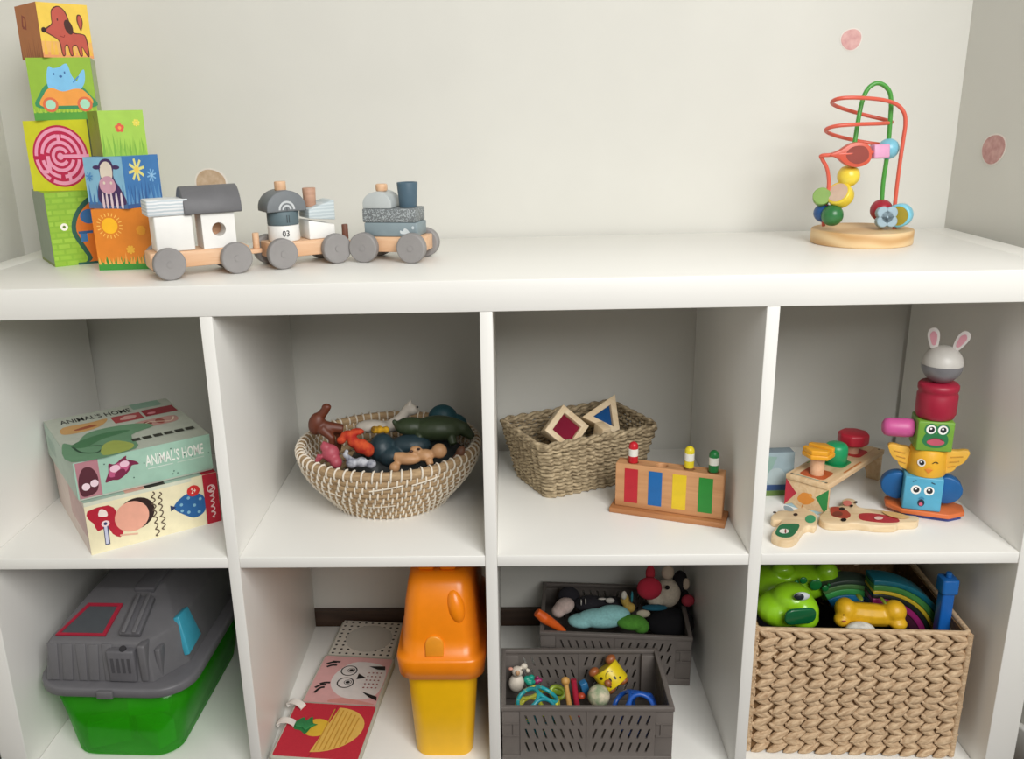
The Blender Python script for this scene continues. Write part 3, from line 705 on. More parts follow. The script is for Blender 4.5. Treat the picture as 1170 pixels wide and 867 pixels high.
# toy animals: each one melted into one skin
def animal(name, label, base, solids, col, voxel=.0016, rough=.5, cat='toy animal', group='toy animals in the round bowl', parts=(), smooth=4, var=.1, prough=.4):
    """solids: ('e', centre, radii, rotz?, roty?) ellipsoids or ('t', points, radii) limbs, all in world metres round base"""
    th = thing(name, label, cat, base, 0, group); mb = MB()
    for s in solids:
        if s[0] == 'e':
            rot = Matrix()
            if len(s) > 3: rot = RZ(s[3]) @ (RY(s[4]) if len(s) > 4 else Matrix())
            mb.ell(s[1], s[2], None, 0, 16, 10, rot)
        else: mb.tube(s[1], s[2], 10)
    o = mb.build('body', paint(col, rough, var, 60) if isinstance(col, str) else col, th)
    remesh(o, voxel, smooth)
    for nm, c, r, hx, *rest in parts:
        M_ = rest[0] if rest else Matrix()
        MB().ell((0, 0, 0), r, None, 0, 14, 8).build(nm, paint(hx, prough), th, M=T(*c) @ M_)
    return th
def W(px, py, y): return on_y(px, py, y)
def rel(base, pts): return [tuple(Vector(p)-Vector(base)) for p in pts]
# brown horse, lying with its neck sticking out
b_ = W(372, 500, .17)
q = lambda px, py, y: tuple(W(px, py, y)-b_)
animal('toy_horse', 'reddish brown toy animal sticking up at the bowl\'s left edge', b_, [
    ('e', q(362, 484, .17), (.013, .012, .018), 0, 15), ('t', [q(364, 478, .17), q(372, 468, .17), q(374, 464, .17)], [.0075, .0065, .006]), ('e', q(373, 465, .17), (.0075, .006, .0055)),
    ('t', [q(362, 486, .17), q(375, 488, .17), q(392, 490, .175)], [.012, .009, .0075]), ('t', [q(368, 490, .165), q(379, 500, .16), q(380, 516, .16)], [.009, .006, .005]), ('t', [q(378, 488, .18), q(388, 497, .18), q(386, 515, .18)], [.008, .006, .005])], '#63301d')
b_ = W(408, 508, .155)
animal('toy_lobster', 'bright red and orange toy creature in the round bowl', b_, [
    ('e', q(398, 497, .155), (.012, .009, .007)), ('e', q(390, 503, .15), (.007, .007, .006)), ('e', q(404, 505, .15), (.009, .009, .009)), ('e', q(413, 510, .15), (.012, .01, .012)), ('e', q(421, 514, .15), (.009, .009, .011)), ('e', q(408, 493, .16), (.011, .008, .005))],
    blotch('#a82014', '#cf5226'))
b_ = W(376, 520, .125)
animal('toy_pig', 'pink toy pig lying inside the round bowl', b_, [
    ('e', q(378, 518, .125), (.013, .012, .014)), ('e', q(372, 511, .125), (.008, .008, .008)), ('e', q(384, 528, .118), (.009, .01, .01)), ('t', [q(366, 520, .12), q(362, 528, .12)], [.005, .004]), ('t', [q(371, 508, .125), q(369, 504, .125)], [.004, .002])], '#b04e5c')
b_ = W(405, 528, .115)
animal('toy_zebra', 'small grey and white toy animal below the red toy', b_, [
    ('e', q(402, 529, .115), (.009, .008, .008)), ('e', q(413, 528, .115), (.009, .008, .008)), ('e', q(424, 530, .115), (.008, .008, .007)), ('t', [q(400, 525, .115), q(394, 519, .115), q(397, 514, .115)], [.005, .004, .003])], blotch('#55586a', '#c4c6cc'))
b_ = W(452, 485, .235)
animal('toy_goose', 'white toy goose with pointed head raised behind the crocodile', b_, [
    ('e', q(425, 487, .225), (.026, .014, .01)), ('e', q(445, 487, .235), (.022, .013, .009)), ('t', [q(446, 486, .235), q(458, 478, .24), q(467, 466, .24)], [.009, .0085, .008]), ('e', q(470, 468, .24), (.012, .009, .009)), ('t', [q(467, 463, .24), q(470, 457, .24)], [.005, .0015])], '#c4bcb0',
    parts=[('eye', q(477, 465, .231), (.0018, .0012, .0018), '#141414'), ])
b_ = W(433, 491, .205)
animal('toy_caterpillar', 'small yellow striped toy between goose and crocodile', b_, [('e', q(428, 491, .205), (.006, .006, .0065)), ('e', q(434, 491, .205), (.006, .006, .007)), ('e', q(441, 491, .205), (.006, .006, .006))], blotch('#6a4a10', '#d8a41c'))
b_ = W(497, 490, .19)
animal('toy_crocodile', 'long dark green toy crocodile lying across the round bowl', b_, [
    ('e', q(470, 487, .19), (.026, .018, .014)), ('e', q(500, 489, .19), (.040, .024, .019)), ('t', [q(515, 486, .19), q(530, 490, .19), q(540, 500, .19)], [.014, .011, .006]), ('t', [q(465, 488, .19), q(452, 484, .19), q(449, 480, .19)], [.009, .005, .003]), ('t', [q(480, 494, .18), q(478, 506, .17)], [.007, .005]), ('t', [q(515, 496, .18), q(518, 508, .17)], [.008, .006])], '#303d25')
b_ = W(507, 474, .25)
animal('toy_dinosaur', 'dark teal humped toy behind the crocodile in the bowl', b_, [('e', q(506, 478, .25), (.024, .017, .023)), ('e', q(522, 485, .25), (.017, .014, .017)), ('t', [q(520, 485, .25), q(533, 495, .25)], [.01, .004])], '#134650')
b_ = W(436, 515, .17)
animal('toy_shark', 'dark blue-grey toy between the red toy and beige toy', b_, [('e', q(437, 512, .175), (.02, .024, .023)), ('e', q(448, 522, .16), (.02, .018, .016)), ('e', q(470, 508, .175), (.03, .02, .016))], '#243840')
b_ = W(478, 524, .115)
animal('toy_lion', 'beige toy animal lying on its side at the bowl\'s front', b_, [
    ('e', q(466, 524, .115), (.02, .011, .009)), ('e', q(486, 520, .118), (.014, .01, .009)), ('e', q(502, 515, .12), (.0115, .011, .011)), ('e', q(451, 534, .105), (.008, .008, .008)), ('t', [q(490, 525, .11), q(492, 531, .105)], [.006, .005]), ('t', [q(450, 521, .115), q(460, 523, .115)], [.006, .009]), ('e', q(475, 514, .12), (.009, .008, .006))], '#ba8d64',
    parts=[('eye', q(478.5, 513, .111), (.0025, .0015, .0016), '#2a1410'), ('ear', q(470, 515.5, .112), (.003, .0018, .0018), '#4a2a1c')])
b_ = W(526, 517, .14)
animal('toy_bear', 'small brown toy at the bowl\'s right inside edge', b_, [('e', q(526, 517, .14), (.007, .008, .011), 0, 25), ('e', q(521, 524, .135), (.006, .006, .006))], '#6a4632')
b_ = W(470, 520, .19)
animal('bowl_filler', 'added dark filler deep in the bowl under the crocodile', (b_.x, BWY, SH+.012), [('e', (-.02, 0, .036), (.066, .07, .042)), ('e', (.032, .0, .04), (.056, .068, .040)), ('e', (-.056, -.005, .036), (.044, .062, .040))], '#23292a', .003)  # added dark lump that darkens the gaps between the toys

# ------------------------------------------------------------------ rectangular seagrass basket
def woven_basket(label, loc_, rz, w_, d_, h_, taper, rows, m, rr):
    th = thing('seagrass_basket', label, 'basket', loc_, rz)
    for i in range(rows):
        t = (i+.5)/rows; k = taper+(1-taper)*t
        W2, D2 = w_*k/2, d_*k/2
        base = rrect(-W2, W2, -D2, D2, .012, 3); per = []
        n = len(base)
        for j in range(n):
            p, q2 = Vector(base[j]), Vector(base[(j+1) % n]); ln = (q2-p).length; m_ = max(1, int(ln/.0035))
            for s in range(m_): per.append(p+(q2-p)*s/m_)
        out = []; acc = 0
        for j, p in enumerate(per):
            nx = (per[(j+1) % len(per)]-per[j-1]).normalized(); nn = Vector((nx.y, -nx.x))
            ph = 2*PI*acc/.0145+(PI if i % 2 else 0); acc += (per[(j+1) % len(per)]-p).length
            off = .0024*math.sin(ph)
            out.append((p.x+nn.x*off, p.y+nn.y*off, h_*t+.0006*math.sin(ph*2.1+i)+.0009*noise.noise((p.x*40, p.y*40, i))))
        rad = [rr*(1+.16*math.sin(j*.9+i)) for j in range(len(out))]
        MB().tube(out, rad, 7, True).build('strand', m, th)
    # braided rim: two strands wound round each other
    base = rrect(-w_/2, w_/2, -d_/2, d_/2, .014, 3); per = []
    for j in range(len(base)):
        p, q2 = Vector(base[j]), Vector(base[(j+1) % len(base)]); m_ = max(1, int((q2-p).length/.003))
        for s in range(m_): per.append(p+(q2-p)*s/m_)
    for f in (0, PI):
        out = []
        for j, p in enumerate(per):
            nx = (per[(j+1) % len(per)]-per[j-1]).normalized(); nn = Vector((nx.y, -nx.x)); ph = j*.42+f
            out.append((p.x+nn.x*.0028*math.cos(ph), p.y+nn.y*.0028*math.cos(ph), h_+.0015+.0028*math.sin(ph)))
        MB().tube(out, .0033, 7, True).build('rim_strand', m, th)
    k = taper
    MB().box(-w_*k/2+.003, w_*k/2-.003, -d_*k/2+.003, d_*k/2-.003, .001, .005).build('basket_bottom', m, th)
    return th
GRS = fibre('#584832', '#cdba98', (110, 110, 260))
woven_basket('rectangular woven seagrass basket holding window blocks, behind the pop-up toy', (.8707, .2700, SH), 25.2, .2083, .1403, .0905, .80, 14, GRS, .0031)
# framed window blocks in it
MAP = wood('#d8bd94', '#e9d5b4', 1.0)
def window_block(label, M_, outline, inner, pane, t_=.022, grp='window blocks in the seagrass basket'):
    th = thing('window_block', label, 'toy block', M=M_, group=grp)
    MB().plate(outline, [list(reversed(inner))], -t_/2, t_/2).build('frame', MAP, th, bevel=.001, ang=50)
    MB().prism([(x*1.01, y*1.01) for x, y in inner], -.002, .002).build('pane', pane, th)
    return th
sq = .027; sq2 = .0175
c1 = W(645, 489, .255)
window_block('square wooden window block with a dark red pane, standing on its corner', T(c1.x, c1.y, c1.z-.002) @ RZ(22) @ RX(62) @ RZ(42), [(-sq, -sq), (sq, -sq), (sq, sq), (-sq, sq)], [(-sq2, -sq2), (sq2, -sq2), (sq2, sq2), (-sq2, sq2)], clear_plastic('#8e1436', .12, .75))
tri = [(-.035, -.0202), (.035, -.0202), (0, .0404)]; tri2 = [(-.0185, -.0107), (.0185, -.0107), (0, .0214)]
c2 = W(690, 478, .295)
window_block('triangular wooden window block with a blue pane', T(c2.x, c2.y, c2.z+.002) @ RZ(15) @ RX(58) @ RZ(-33), tri, tri2, clear_plastic('#1c5a9c', .12, .75))
wb = thing('wooden_block', 'plain pale wooden block between the two window blocks', 'toy block', M=T(*W(688, 492, .262)) @ RZ(30) @ RX(12))
MB().box(-.008, .008, -.012, .012, -.022, .010).build('body', MAP, wb, bevel=.001)
wb = thing('wooden_block', 'plain wooden block lying deep in the seagrass basket', 'toy block', (.868, .275, SH+.0062), 25)
MB().box(-.055, .055, -.035, .035, 0, .03).build('body', MAP, wb, bevel=.001)

# ------------------------------------------------------------------ pop-up peg toy
pp = thing('pop_up_toy', 'wooden pop-up toy with red, blue, yellow and green panels', 'toy', (.992, .1265, SH), -20.6)
PW = wood('#c08a5c', '#d09c6e', .9, .5)
MB().box(-.083, .083, -.0225, .0225, 0, .008).build('base', wood('#a86f44', '#b98052', .9, .5), pp, bevel=.001)
hx = [-.054, -.0115, .0265, .0605]
outl = [(-.077, -.0125), (.077, -.0125), (.077, .0125), (-.077, .0125)]
MB().plate(outl, [list(reversed(arc(x, 0, .0078, .0078, 0, 345, 23))) for x in hx], .0082, .0755).build('body', PW, pp, bevel=.0014, ang=60)
for x, c in zip([-.0535, -.0185, .016, .053], ['#b8202e', '#1464a8', '#e2c226', '#2a8a34']):
    MB().box(-.0098, .0098, -.0004, .0001, 0, .053).build('colour_panel', paint(c, .45), pp, M=T(x, -.0125, .016))
for x, c, zt in ((hx[0], '#c3202c', .106), (hx[1], '#1464a8', .0685), (hx[2], '#e3d02c', .109), (hx[3], '#1f7a3c', .107)):
    pg = MB().lathe([(.0068, -.03), (.0068, -.005)]+[(.0068*math.cos(a_), -.005+.0068*math.sin(a_)) for a_ in (.4, .8, 1.2)]+[(1e-6, .0018)], 24).build('peg', paint(c, .35), pp, M=T(x, 0, zt-.001))
    if zt > .09: MB().cyl(.0070, -.0195, -.0085, None, 0, 24).build('white_band', paint('#e9e8de', .4), pg)

# ------------------------------------------------------------------ wooden work bench and its pegs
bn = thing('toy_workbench', 'small wooden toy workbench with triangle pictures on its end', 'toy', (1.2575, .2012, SH), 45.7)
PLY = wood('#d6b489', '#e6cba4', 1.1)
bl, bd, bh = .1912, .0649, .0502
holes = [(-.066, 0), (-.006, 0), (.052, 0)]
MB().plate([(-bl/2, -bd/2), (bl/2, -bd/2), (bl/2, bd/2), (-bl/2, bd/2)], [list(reversed(arc(x, y, .011, .011, 0, 345, 23))) for x, y in holes], bh-.008, bh).build('bench_top', PLY, bn, bevel=.0008, ang=60)
for x0, nm in ((-bl/2+.002, 'leg_panel'), (bl/2-.010, 'leg_panel')):
    if x0 < 0: MB().box(x0, x0+.008, -bd/2+.001, bd/2-.001, 0, bh-.0081).build(nm, PLY, bn, bevel=.0008)
    else:
        o_ = [(-bd/2+.001, 0), (-bd/2+.02, 0)]+[(-x, y) for x, y in arc(0, 0, bd/2-.02, .022, 0, 180, 12)][1:-1]+[(bd/2-.02, 0), (bd/2-.001, 0), (bd/2-.001, bh-.0081), (-bd/2+.001, bh-.0081)]
        MB().prism(o_, 0, .008, T(x0, 0, 0) @ RZ(90) @ RX(90)).build(nm, PLY, bn, bevel=.0008)
for x, c in ((-.066, '#b9582c'), (-.006, '#2a8a52'), (.052, '#b8282c')):
    MB().plate(rrect(-.019, .019, -.019, .019, .008), [list(reversed(arc(0, 0, .0111, .0111, 0, 345, 23)))], bh, bh+.0003, T(x, 0, 0)).build('printed_ring', paint(c, .5), bn)
for x in (-.09, .09):
    for y in (-.026, .026): MB().cyl(.002, bh, bh+.0004, T(x, y, 0), 0, 12).build('screw_head', paint('#6a5a48', .4), bn)
a = Art(bd, bh-.008)
a.poly([(0, 1), (0, .0), (.27, .55)], '#b8283c'); a.poly([(1, 1), (1, .0), (.72, .6)], '#2f8f4c')
a.blob([(.3, .35), (.4, .62), (.55, .66), (.62, .56), (.7, .5), (.6, .3), (.45, .22)], '#e0913c', 4); a.ell(.6, .62, .06, .07, '#e8a04c'); a.line([(.45, .22), (.42, .08)], .03, '#c07828')
a.poly([(0, .0), (.35, .0), (.18, .14)], '#9fbcc4'); a.poly([(.5, 0), (.8, 0), (.9, .12), (.6, .1)], '#a8c4c8')
a.build('printed_end', bn, T(-bl/2+.00195, bd/2, 0) @ RZ(-90) @ RX(90))
a = Art(bl, bd); a.line([(.03, .12), (.03, .88)], .03, '#8aa89c'); a.line([(.3, .06), (.6, .06)], .04, '#c87a3c'); a.line([(.3, .94), (.55, .94)], .03, '#7a9a5c'); a.build('printed_top', bn, T(-bl/2, -bd/2, bh+.0004))
MBn = bn.matrix_basis.copy(); bpy.context.view_layer.update()
BM = T(1.2575, .2012, SH) @ RZ(45.7)
scr = thing('wooden_screw', 'yellow toy screw with slotted head standing in the workbench', 'toy', M=BM @ T(-.066, 0, .022), group='workbench pegs')
MB().cyl(.0098, 0, .056, None, 0, 28, .001).build('shaft', wood('#d9a982', '#e6bd9a'), scr)
hd = [(.023*math.cos(PI/3*k), .023*math.sin(PI/3*k)) for k in range(6)]
MB().prism(hd, .056, .063).build('head', paint('#e8a52a', .4), scr, bevel=.0015)
for s_ in (1, -1): MB().prism([(s_*x, y) for x, y in ((.0045, -.0185), (.012, -.0185), (.0218, 0), (.012, .0185), (.0045, .0185))], .0630, .070).build('head_lug', paint('#e8a52a', .4), scr, bevel=.001)
pgn = thing('wooden_peg', 'green domed peg in the middle of the workbench', 'toy', M=BM @ T(-.006, 0, .022), group='workbench pegs')
MB().lathe([(.0098, 0), (.0098, .024), (.0108, .026), (.0165, .0285), (.017, .046), (.0165, .053), (.0145, .057), (.011, .059), (1e-6, .0595)], 32).build('body', paint('#1f9a62', .35), pgn)
knb = thing('wooden_screw', 'red eight-sided knob screw at the far end of the workbench', 'toy', M=BM @ T(.052, 0, .022), group='workbench pegs')
MB().cyl(.0098, 0, .042, None, 0, 28, .001).build('shaft', wood('#c9967a', '#d8a98c'), knb)
MB().prism([(.0235*math.cos(PI/4*k+.3), .0235*math.sin(PI/4*k+.3)) for k in range(8)], .0425, .061).build('head', paint('#b92438', .4), knb, bevel=.004, seg=3)
# picture book standing behind the bench
bk = thing('board_book', 'thick board book with a blue sky picture standing behind the workbench', 'book', (1.142, .197, SH), 3)
MB().box(-.047, .047, -.011, .011, 0, .0705).build('pages', paint('#7d8c94', .6), bk, bevel=.0015)
a = Art(.094, .0705)
a.rect(0, 1, 0, 1, '#94a8b0'); a.poly([(0, .25), (.55, .25), (.72, .9), (.4, .95), (.0, .6)], '#86a49c'); a.blob([(0, .2), (.1, .5), (.3, .35), (.45, .2)], '#7a2f3a', 3); a.rect(0, 1, .13, .26, '#2e4a78'); a.rect(0, 1, 0, .13, '#5f7a3c'); a.blob([(.6, .3), (.62, .6), (.8, .62), (.9, .3)], '#a8b8bc', 4)
a.build('printed_cover', bk, face_front(.094, .022, 0))

# ------------------------------------------------------------------ flat wooden puzzle figures
PUZ = wood('#d9bc92', '#e8d2ae', 1.1)
def flat_figure(name, label, px, th_, prints, z0=SH):
    zt = z0+th_; pts = [on_z(x, y, zt) for x, y in px]
    c = sum(pts, Vector())/len(pts); c.z = z0
    t = thing(name, label, 'toy', c, 0, 'flat wooden figures')
    MB().prism(smooth2([(p.x-c.x, p.y-c.y) for p in pts], 4), 0, th_).build('body', PUZ, t, bevel=.0012, ang=45)
    zz = th_
    for nm, col, pp_ in prints:
        zz += .00025
        P_ = [on_z(x, y, z0+zz)-c for x, y in pp_]
        MB().prism(smooth2([(p.x, p.y) for p in P_], 4), zz-.0004, zz).build(nm, paint(col, .5), t)
    return t
def el(cx, cy, rx, ry, n=10): return [(cx+rx*math.cos(2*PI*k/n), cy+ry*math.sin(2*PI*k/n)) for k in range(n)]
flat_figure('wooden_donkey', 'flat wooden animal figure with a dark green patch, nearest the divider', [(881, 590), (888, 584), (896, 583), (906, 582), (916, 580), (926, 583), (933, 588), (934, 595), (931, 601), (924, 600), (918, 603), (912, 612), (905, 617), (893, 617), (882, 612), (884, 605), (890, 599), (893, 594), (884, 594)], .011,
    [('green_print', '#1f7048', [(893, 599), (901, 598), (913, 599), (911, 606), (904, 613), (893, 613.5), (886, 609.5), (889, 602)]), ('eye_print', '#221a18', el(909, 587.5, 2.6, 1.5)), ('ear_print', '#2f9a6c', el(926, 592.5, 6, 4.5)), ('mane_print', '#8fa4ac', [(896, 577.5), (903, 579), (907, 583), (900, 583), (896, 581)]), ('white_print', '#e8e4da', el(896, 606.5, 5.5, 2.6)), ('mark_print', '#7a3038', el(897.5, 606.5, 1, 2.4)), ('nostril_print', '#3a2a24', el(885, 585, 2, .9))])
flat_figure('wooden_fox', 'flat wooden animal figure with red body print lying by the workbench', [(936, 591), (942, 584), (948, 579), (957, 578), (966, 576), (962, 572), (968, 569), (977, 571), (979, 577), (986, 580), (1000, 581), (1020, 585), (1036, 588), (1049, 590), (1047, 596), (1028, 597), (1022, 600), (1000, 600), (978, 597), (962, 598), (944, 597)], .011,
    [('red_print', '#b3363a', [(982, 587), (994, 586), (1010, 588), (1025, 592), (1027, 596), (1015, 597), (998, 596), (983, 593)]), ('face_print', '#a84434', [(949, 580), (957, 579), (966, 582), (972, 588), (967, 592), (958, 591), (950, 588)]), ('nose_print', '#7a3a2c', el(957, 587, 6, 3)), ('eye_print', '#1c1414', el(962, 581, 3.2, 1.7)), ('eye_print', '#1c1414', el(964, 593.5, 3.2, 1.7)), ('pink_print', '#d2786c', el(968, 574.5, 5, 3)), ('white_print', '#e6c4b8', el(1004, 591.5, 5, 1.8)), ('tail_print', '#d9b070', [(1008, 584), (1022, 585), (1040, 590), (1030, 592), (1016, 589)]), ('paw_print', '#1c1414', el(973, 577.5, 1.8, 1.2)), ('paw_print', '#1c1414', el(978, 573.5, 1.8, 1.2))])

# ------------------------------------------------------------------ stacking totem
GT = 'pieces of the stacking animal tower'
TX_, TY_ = 1.352, .125
def piece(name, label, px, z0, rz=-18):
    p = on_y(px, 500, TY_); return thing(name, label, 'toy block', (px, TY_, z0), rz, GT)
p0_ = piece('tower_base', 'orange octagonal tray under the stacked animal blocks', 1.3565, SH)
oc = [(-.05, -.008), (-.03, -.026), (.03, -.03), (.052, -.012), (.052, .012), (.03, .03), (-.03, .03), (-.05, .014)]
MB().prism([(x*.82+.006, y*.8) for x, y in oc], 0, .0058).build('underside', paint('#2d3f86', .45), p0_, bevel=.001)
MB().prism(oc, .006, .013).build('tray', paint('#d8713c', .45), p0_, bevel=.0015)
z = SH+.0132
p1_ = piece('animal_block', 'light blue animal block with round dark blue ears', TX_-.0015, z)
MB().box(-.0248, .0248, -.0235, .0235, 0, .05).build('body', paint('#56aacb', .42), p1_, bevel=.002)
for s_ in (-1, 1): MB().prism([(s_*x, y) for x, y in [(.0249, -.019)]+arc(.03, 0, .023, .0205, -90, 90, 20)+[(.0249, .019)]], -.009, .009, T(0, .004, .0265) @ RX(90)).build('ear', paint('#1a5f9c', .42), p1_, bevel=.002)
def eyes(a, cx, y, dx, r, wink=False):
    a.ell(cx-dx, y, r, r*1.05, '#f4f4f0'); a.ell(cx-dx+.01, y, r*.62, r*.66, '#22252a'); a.ell(cx-dx-.005, y+.03, r*.22, r*.22, '#ffffff')
    if not wink: a.ell(cx+dx, y, r, r*1.05, '#f4f4f0'); a.ell(cx+dx+.01, y, r*.62, r*.66, '#22252a'); a.ell(cx+dx-.005, y+.03, r*.22, r*.22, '#ffffff')
a = Art(.0496, .05); eyes(a, .48, .62, .17, .13); a.line([(.2, .86), (.3, .9)], .03, '#2a4a60'); a.line([(.68, .88), (.78, .84)], .03, '#2a4a60'); a.ell(.48, .24, .09, .11, '#1c2a3c'); a.ell(.48, .2, .05, .05, '#d8607c'); a.blob([(.4, .36), (.48, .43), (.56, .36)], '#3c86ac', 3)
a.build('printed_face', p1_, face_front(.0496, .047, 0))
z += .0502
p2_ = piece('animal_block', 'yellow chick block with feathered wings and a winking face', TX_+.0015, z)
MB().lathe([(.0245, 0), (.0258, .002), (.0245, .02), (.0235, .037), (.022, .039), (1e-6, .039)], 40).build('body', paint('#e9b030', .42), p2_)
wg = smooth2([(.0225, .005), (.03, .004), (.036, .009), (.038, .014), (.044, .018), (.049, .026), (.052, .036), (.046, .0385), (.036, .0365), (.023, .033)], 4)
for s_ in (-1, 1):
    wo = MB().prism([(s_*x, y) for x, y in wg], -.005, .005, RX(90)).build('wing', paint('#ecb848', .42), p2_, bevel=.0015)
    for k in range(3): MB().tube([(s_*(.027+k*.001), -.0053, .012+k*.0075), (s_*(.036+k*.004), -.0053, .0145+k*.0075)], .0009, 6).build('feather_groove', paint('#c8922a', .45), wo)
a = Art(.05, .039); eyes(a, .42, .56, .12, .14, True); a.line([(.58, .58), (.66, .64), (.74, .58)], .035, '#3c2c14', False, 3); a.poly([(.4, .34), (.62, .34), (.51, .18)], '#e0852a'); a.poly([(.43, .34), (.6, .34), (.51, .42)], '#f0a040')
round_print(a, .05, .0258, None, 0); a.build('printed_face', p2_, Matrix())
z += .0392
p3_ = piece('animal_block', 'green frog block with a pink arm sticking out', TX_+.003, z, -12)
MB().box(-.0232, .0232, -.0225, .0225, 0, .0435).build('body', paint('#76a63c', .42), p3_, bevel=.002)
MB().lathe([(.0095, .0235), (.0128, .0255), (.0138, .035), (.0132, .056), (.0115, .0615), (.007, .0645), (1e-6, .065)], 28, T(0, 0, .0255) @ RY(-90)).build('arm', paint('#cc5a98', .42), p3_)
a = Art(.0464, .0435); a.blob([(.16, .3), (.2, .55), (.3, .62), (.5, .6), (.72, .62), (.84, .5), (.84, .28), (.66, .14), (.36, .14)], '#2c7a4a', 4); a.ell(.36, .74, .2, .2, '#2c7a4a'); a.ell(.68, .74, .2, .2, '#2c7a4a'); eyes(a, .52, .74, .16, .145)
a.ell(.52, .32, .26, .11, '#c4586c'); a.line([(.34, .4), (.44, .44), (.6, .44), (.72, .38)], .035, '#7a2c3c', False, 3); a.build('printed_face', p3_, face_front(.0464, .045, 0))
z += .0437
p4_ = piece('barrel_block', 'dark red rounded barrel block above the frog block', TX_+.0045, z)
MB().lathe([(.021, 0), (.0238, .0015), (.0245, .004), (.0262, .0075), (.0262, .034), (.0245, .0375), (.0252, .0395), (.0262, .042), (.0262, .0475), (.0235, .0505), (1e-6, .051)], 40).build('body', paint('#a3203a', .42), p4_)
z += .0512
p5_ = piece('rabbit_ball', 'grey and white rabbit-eared ball on top of the tower', TX_+.0055, z-.0009, -22)
R5 = .0262
MB().lathe([(1e-6, 0)]+[(R5*math.sin(t), R5-R5*math.cos(t)) for t in [i*PI/24 for i in range(1, 13)]], 40).build('lower_half', paint('#86868a', .35, .03, 60, 0, .5, None, 0, 0, 0, .25), p5_)
MB().lathe([(R5-.0001, R5+.0003)]+[(R5*math.cos(t), R5+.0004+R5*math.sin(t)) for t in [i*PI/24 for i in range(1, 12)]]+[(1e-6, 2*R5)], 40).build('upper_half', paint('#c9c6c0', .4), p5_)
for s_, tl in ((-1, 8), (1, -24)):
    e_ = MB().prism(smooth2([(-.0035, 0), (-.007, .012), (-.0075, .022), (-.0045, .028), (0, .0295), (.0045, .028), (.0075, .022), (.007, .012), (.0035, 0)], 4), -.002, .002, RX(90)).build('ear', paint('#dcd6d2', .45), p5_, bevel=.0008, M=T(s_*.0125, 0, .0475) @ RY(s_*(8 if s_ < 0 else 26)))
    MB().prism(smooth2([(-.002, .006), (-.004, .014), (-.004, .021), (0, .025), (.004, .021), (.004, .014), (.002, .006)], 4), .0021, .0024, RX(90)).build('ear_lining', paint('#d99aa6', .5), e_)
# ------------------------------------------------------------------ green tub with moulded grey lid
def loft(mb, rings, cap0=True, cap1=True, mi=0, smooth=True):
    n = len(rings[0]); vs = [p for r in rings for p in r]; fs = []
    for i in range(len(rings)-1):
        for k in range(n):
            k2 = (k+1) % n; fs.append((i*n+k, i*n+k2, (i+1)*n+k2, (i+1)*n+k))
    mb.add(vs, fs, None, mi, smooth)
    if cap0: mb.add(rings[0], [tuple(range(n-1, -1, -1))], None, mi)
    if cap1: mb.add(rings[-1], [tuple(range(n))], None, mi)
    return mb
def rr3(x0, x1, y0, y1, r, z, zf=None, n=6):
    return [(x, y, z if zf is None else zf(x, y)) for x, y in rrect(x0, x1, y0, y1, r, n)]
tb = thing('storage_tub', 'translucent green tub with a moulded dark grey lid', 'storage box', (.172, .182, BO), -2)
GT_ = clear_plastic('#46cc22', .14, .34, '#86e858'); LID = paint('#69686b', .45, .04, 50); LID2 = paint('#5f5e62', .45, .04, 50)
outer = [rr3(-.076, .082, -.145, .140, .035, 0), rr3(-.080, .086, -.149, .144, .036, .004), rr3(-.092, .098, -.153, .150, .04, .07), rr3(-.104, .106, -.156, .153, .045, .118)]
inner = [rr3(-.101, .103, -.153, .150, .044, .118), rr3(-.089, .095, -.150, .147, .039, .07), rr3(-.077, .083, -.146, .141, .034, .006)]
mb = MB(); loft(mb, outer+inner, True, True); mb.build('tub', GT_, tb)
for k, (x, y, zz, r, c) in enumerate(((-.03, -.118, .007, 20, '#d8c234'), (.04, -.112, .007, -35, '#c8d04a'), (.0, .0, .007, 60, '#5fbf3c'), (.03, -.1, .051, 15, '#e0d05a'))):
    wx = T(.172, .182, BO) @ RZ(-2) @ T(x, y, zz) @ RZ(r)
    br = thing('toy_brick', ['yellow toy brick seen faintly through the tub\'s left front', 'lime toy brick seen faintly through the tub\'s right front', 'green toy brick deep inside the green tub', 'yellow toy brick lying on others inside the green tub'][k], 'toy brick', M=wx, group='bricks inside the green tub')
    MB().box(-.03, .03, -.015, .015, 0, .038).build('body', paint(c, .4), br, bevel=.0015)
    for s2 in range(2): MB().cyl(.009, .038, .0405, T(-.015+s2*.03, 0, 0), 0, 20).build('stud', paint(c, .4), br)
# lid
mb = MB(); loft(mb, [rr3(-.106, .108, -.158, .155, .05, .1165), rr3(-.117, .119, -.165, .162, .054, .117), rr3(-.1185, .1205, -.1665, .1635, .055, .1185), rr3(-.1185, .1205, -.1665, .1635, .055, .129), rr3(-.1175, .1195, -.1655, .1625, .054, .1305), rr3(-.113, .115, -.161, .158, .05, .1315), rr3(-.1, .102, -.15, .148, .04, .1325)]); mb.build('lid_flange', paint('#6c6b6f', .42, .04), tb)
def r5(z, xl, xr, yf, yb, ch): return [(xl, yf, z), (xr-ch*.62, yf, z), (xr, yf+ch, z), (xr, yb, z), (xl, yb, z)]
mb = MB(); loft(mb, [r5(.131, -.099, .101, -.149, .14, .055), r5(.192, -.092, .086, -.140, .13, .05), r5(.1965, -.088, .080, -.132, .126, .048), r5(.2225, -.066, .054, -.068, .112, .03), r5(.231, -.058, .046, -.05, .1, .02)], True, True, 0, False)
mb.build('lid', LID, tb, bevel=.003, seg=3, ang=8)
SLM = lambda x, t: T(x, -.132+.064*t, .1965+.026*t+.0006)           # a spot on the sloping front of the lid
sl = math.degrees(math.atan2(.026, .064))
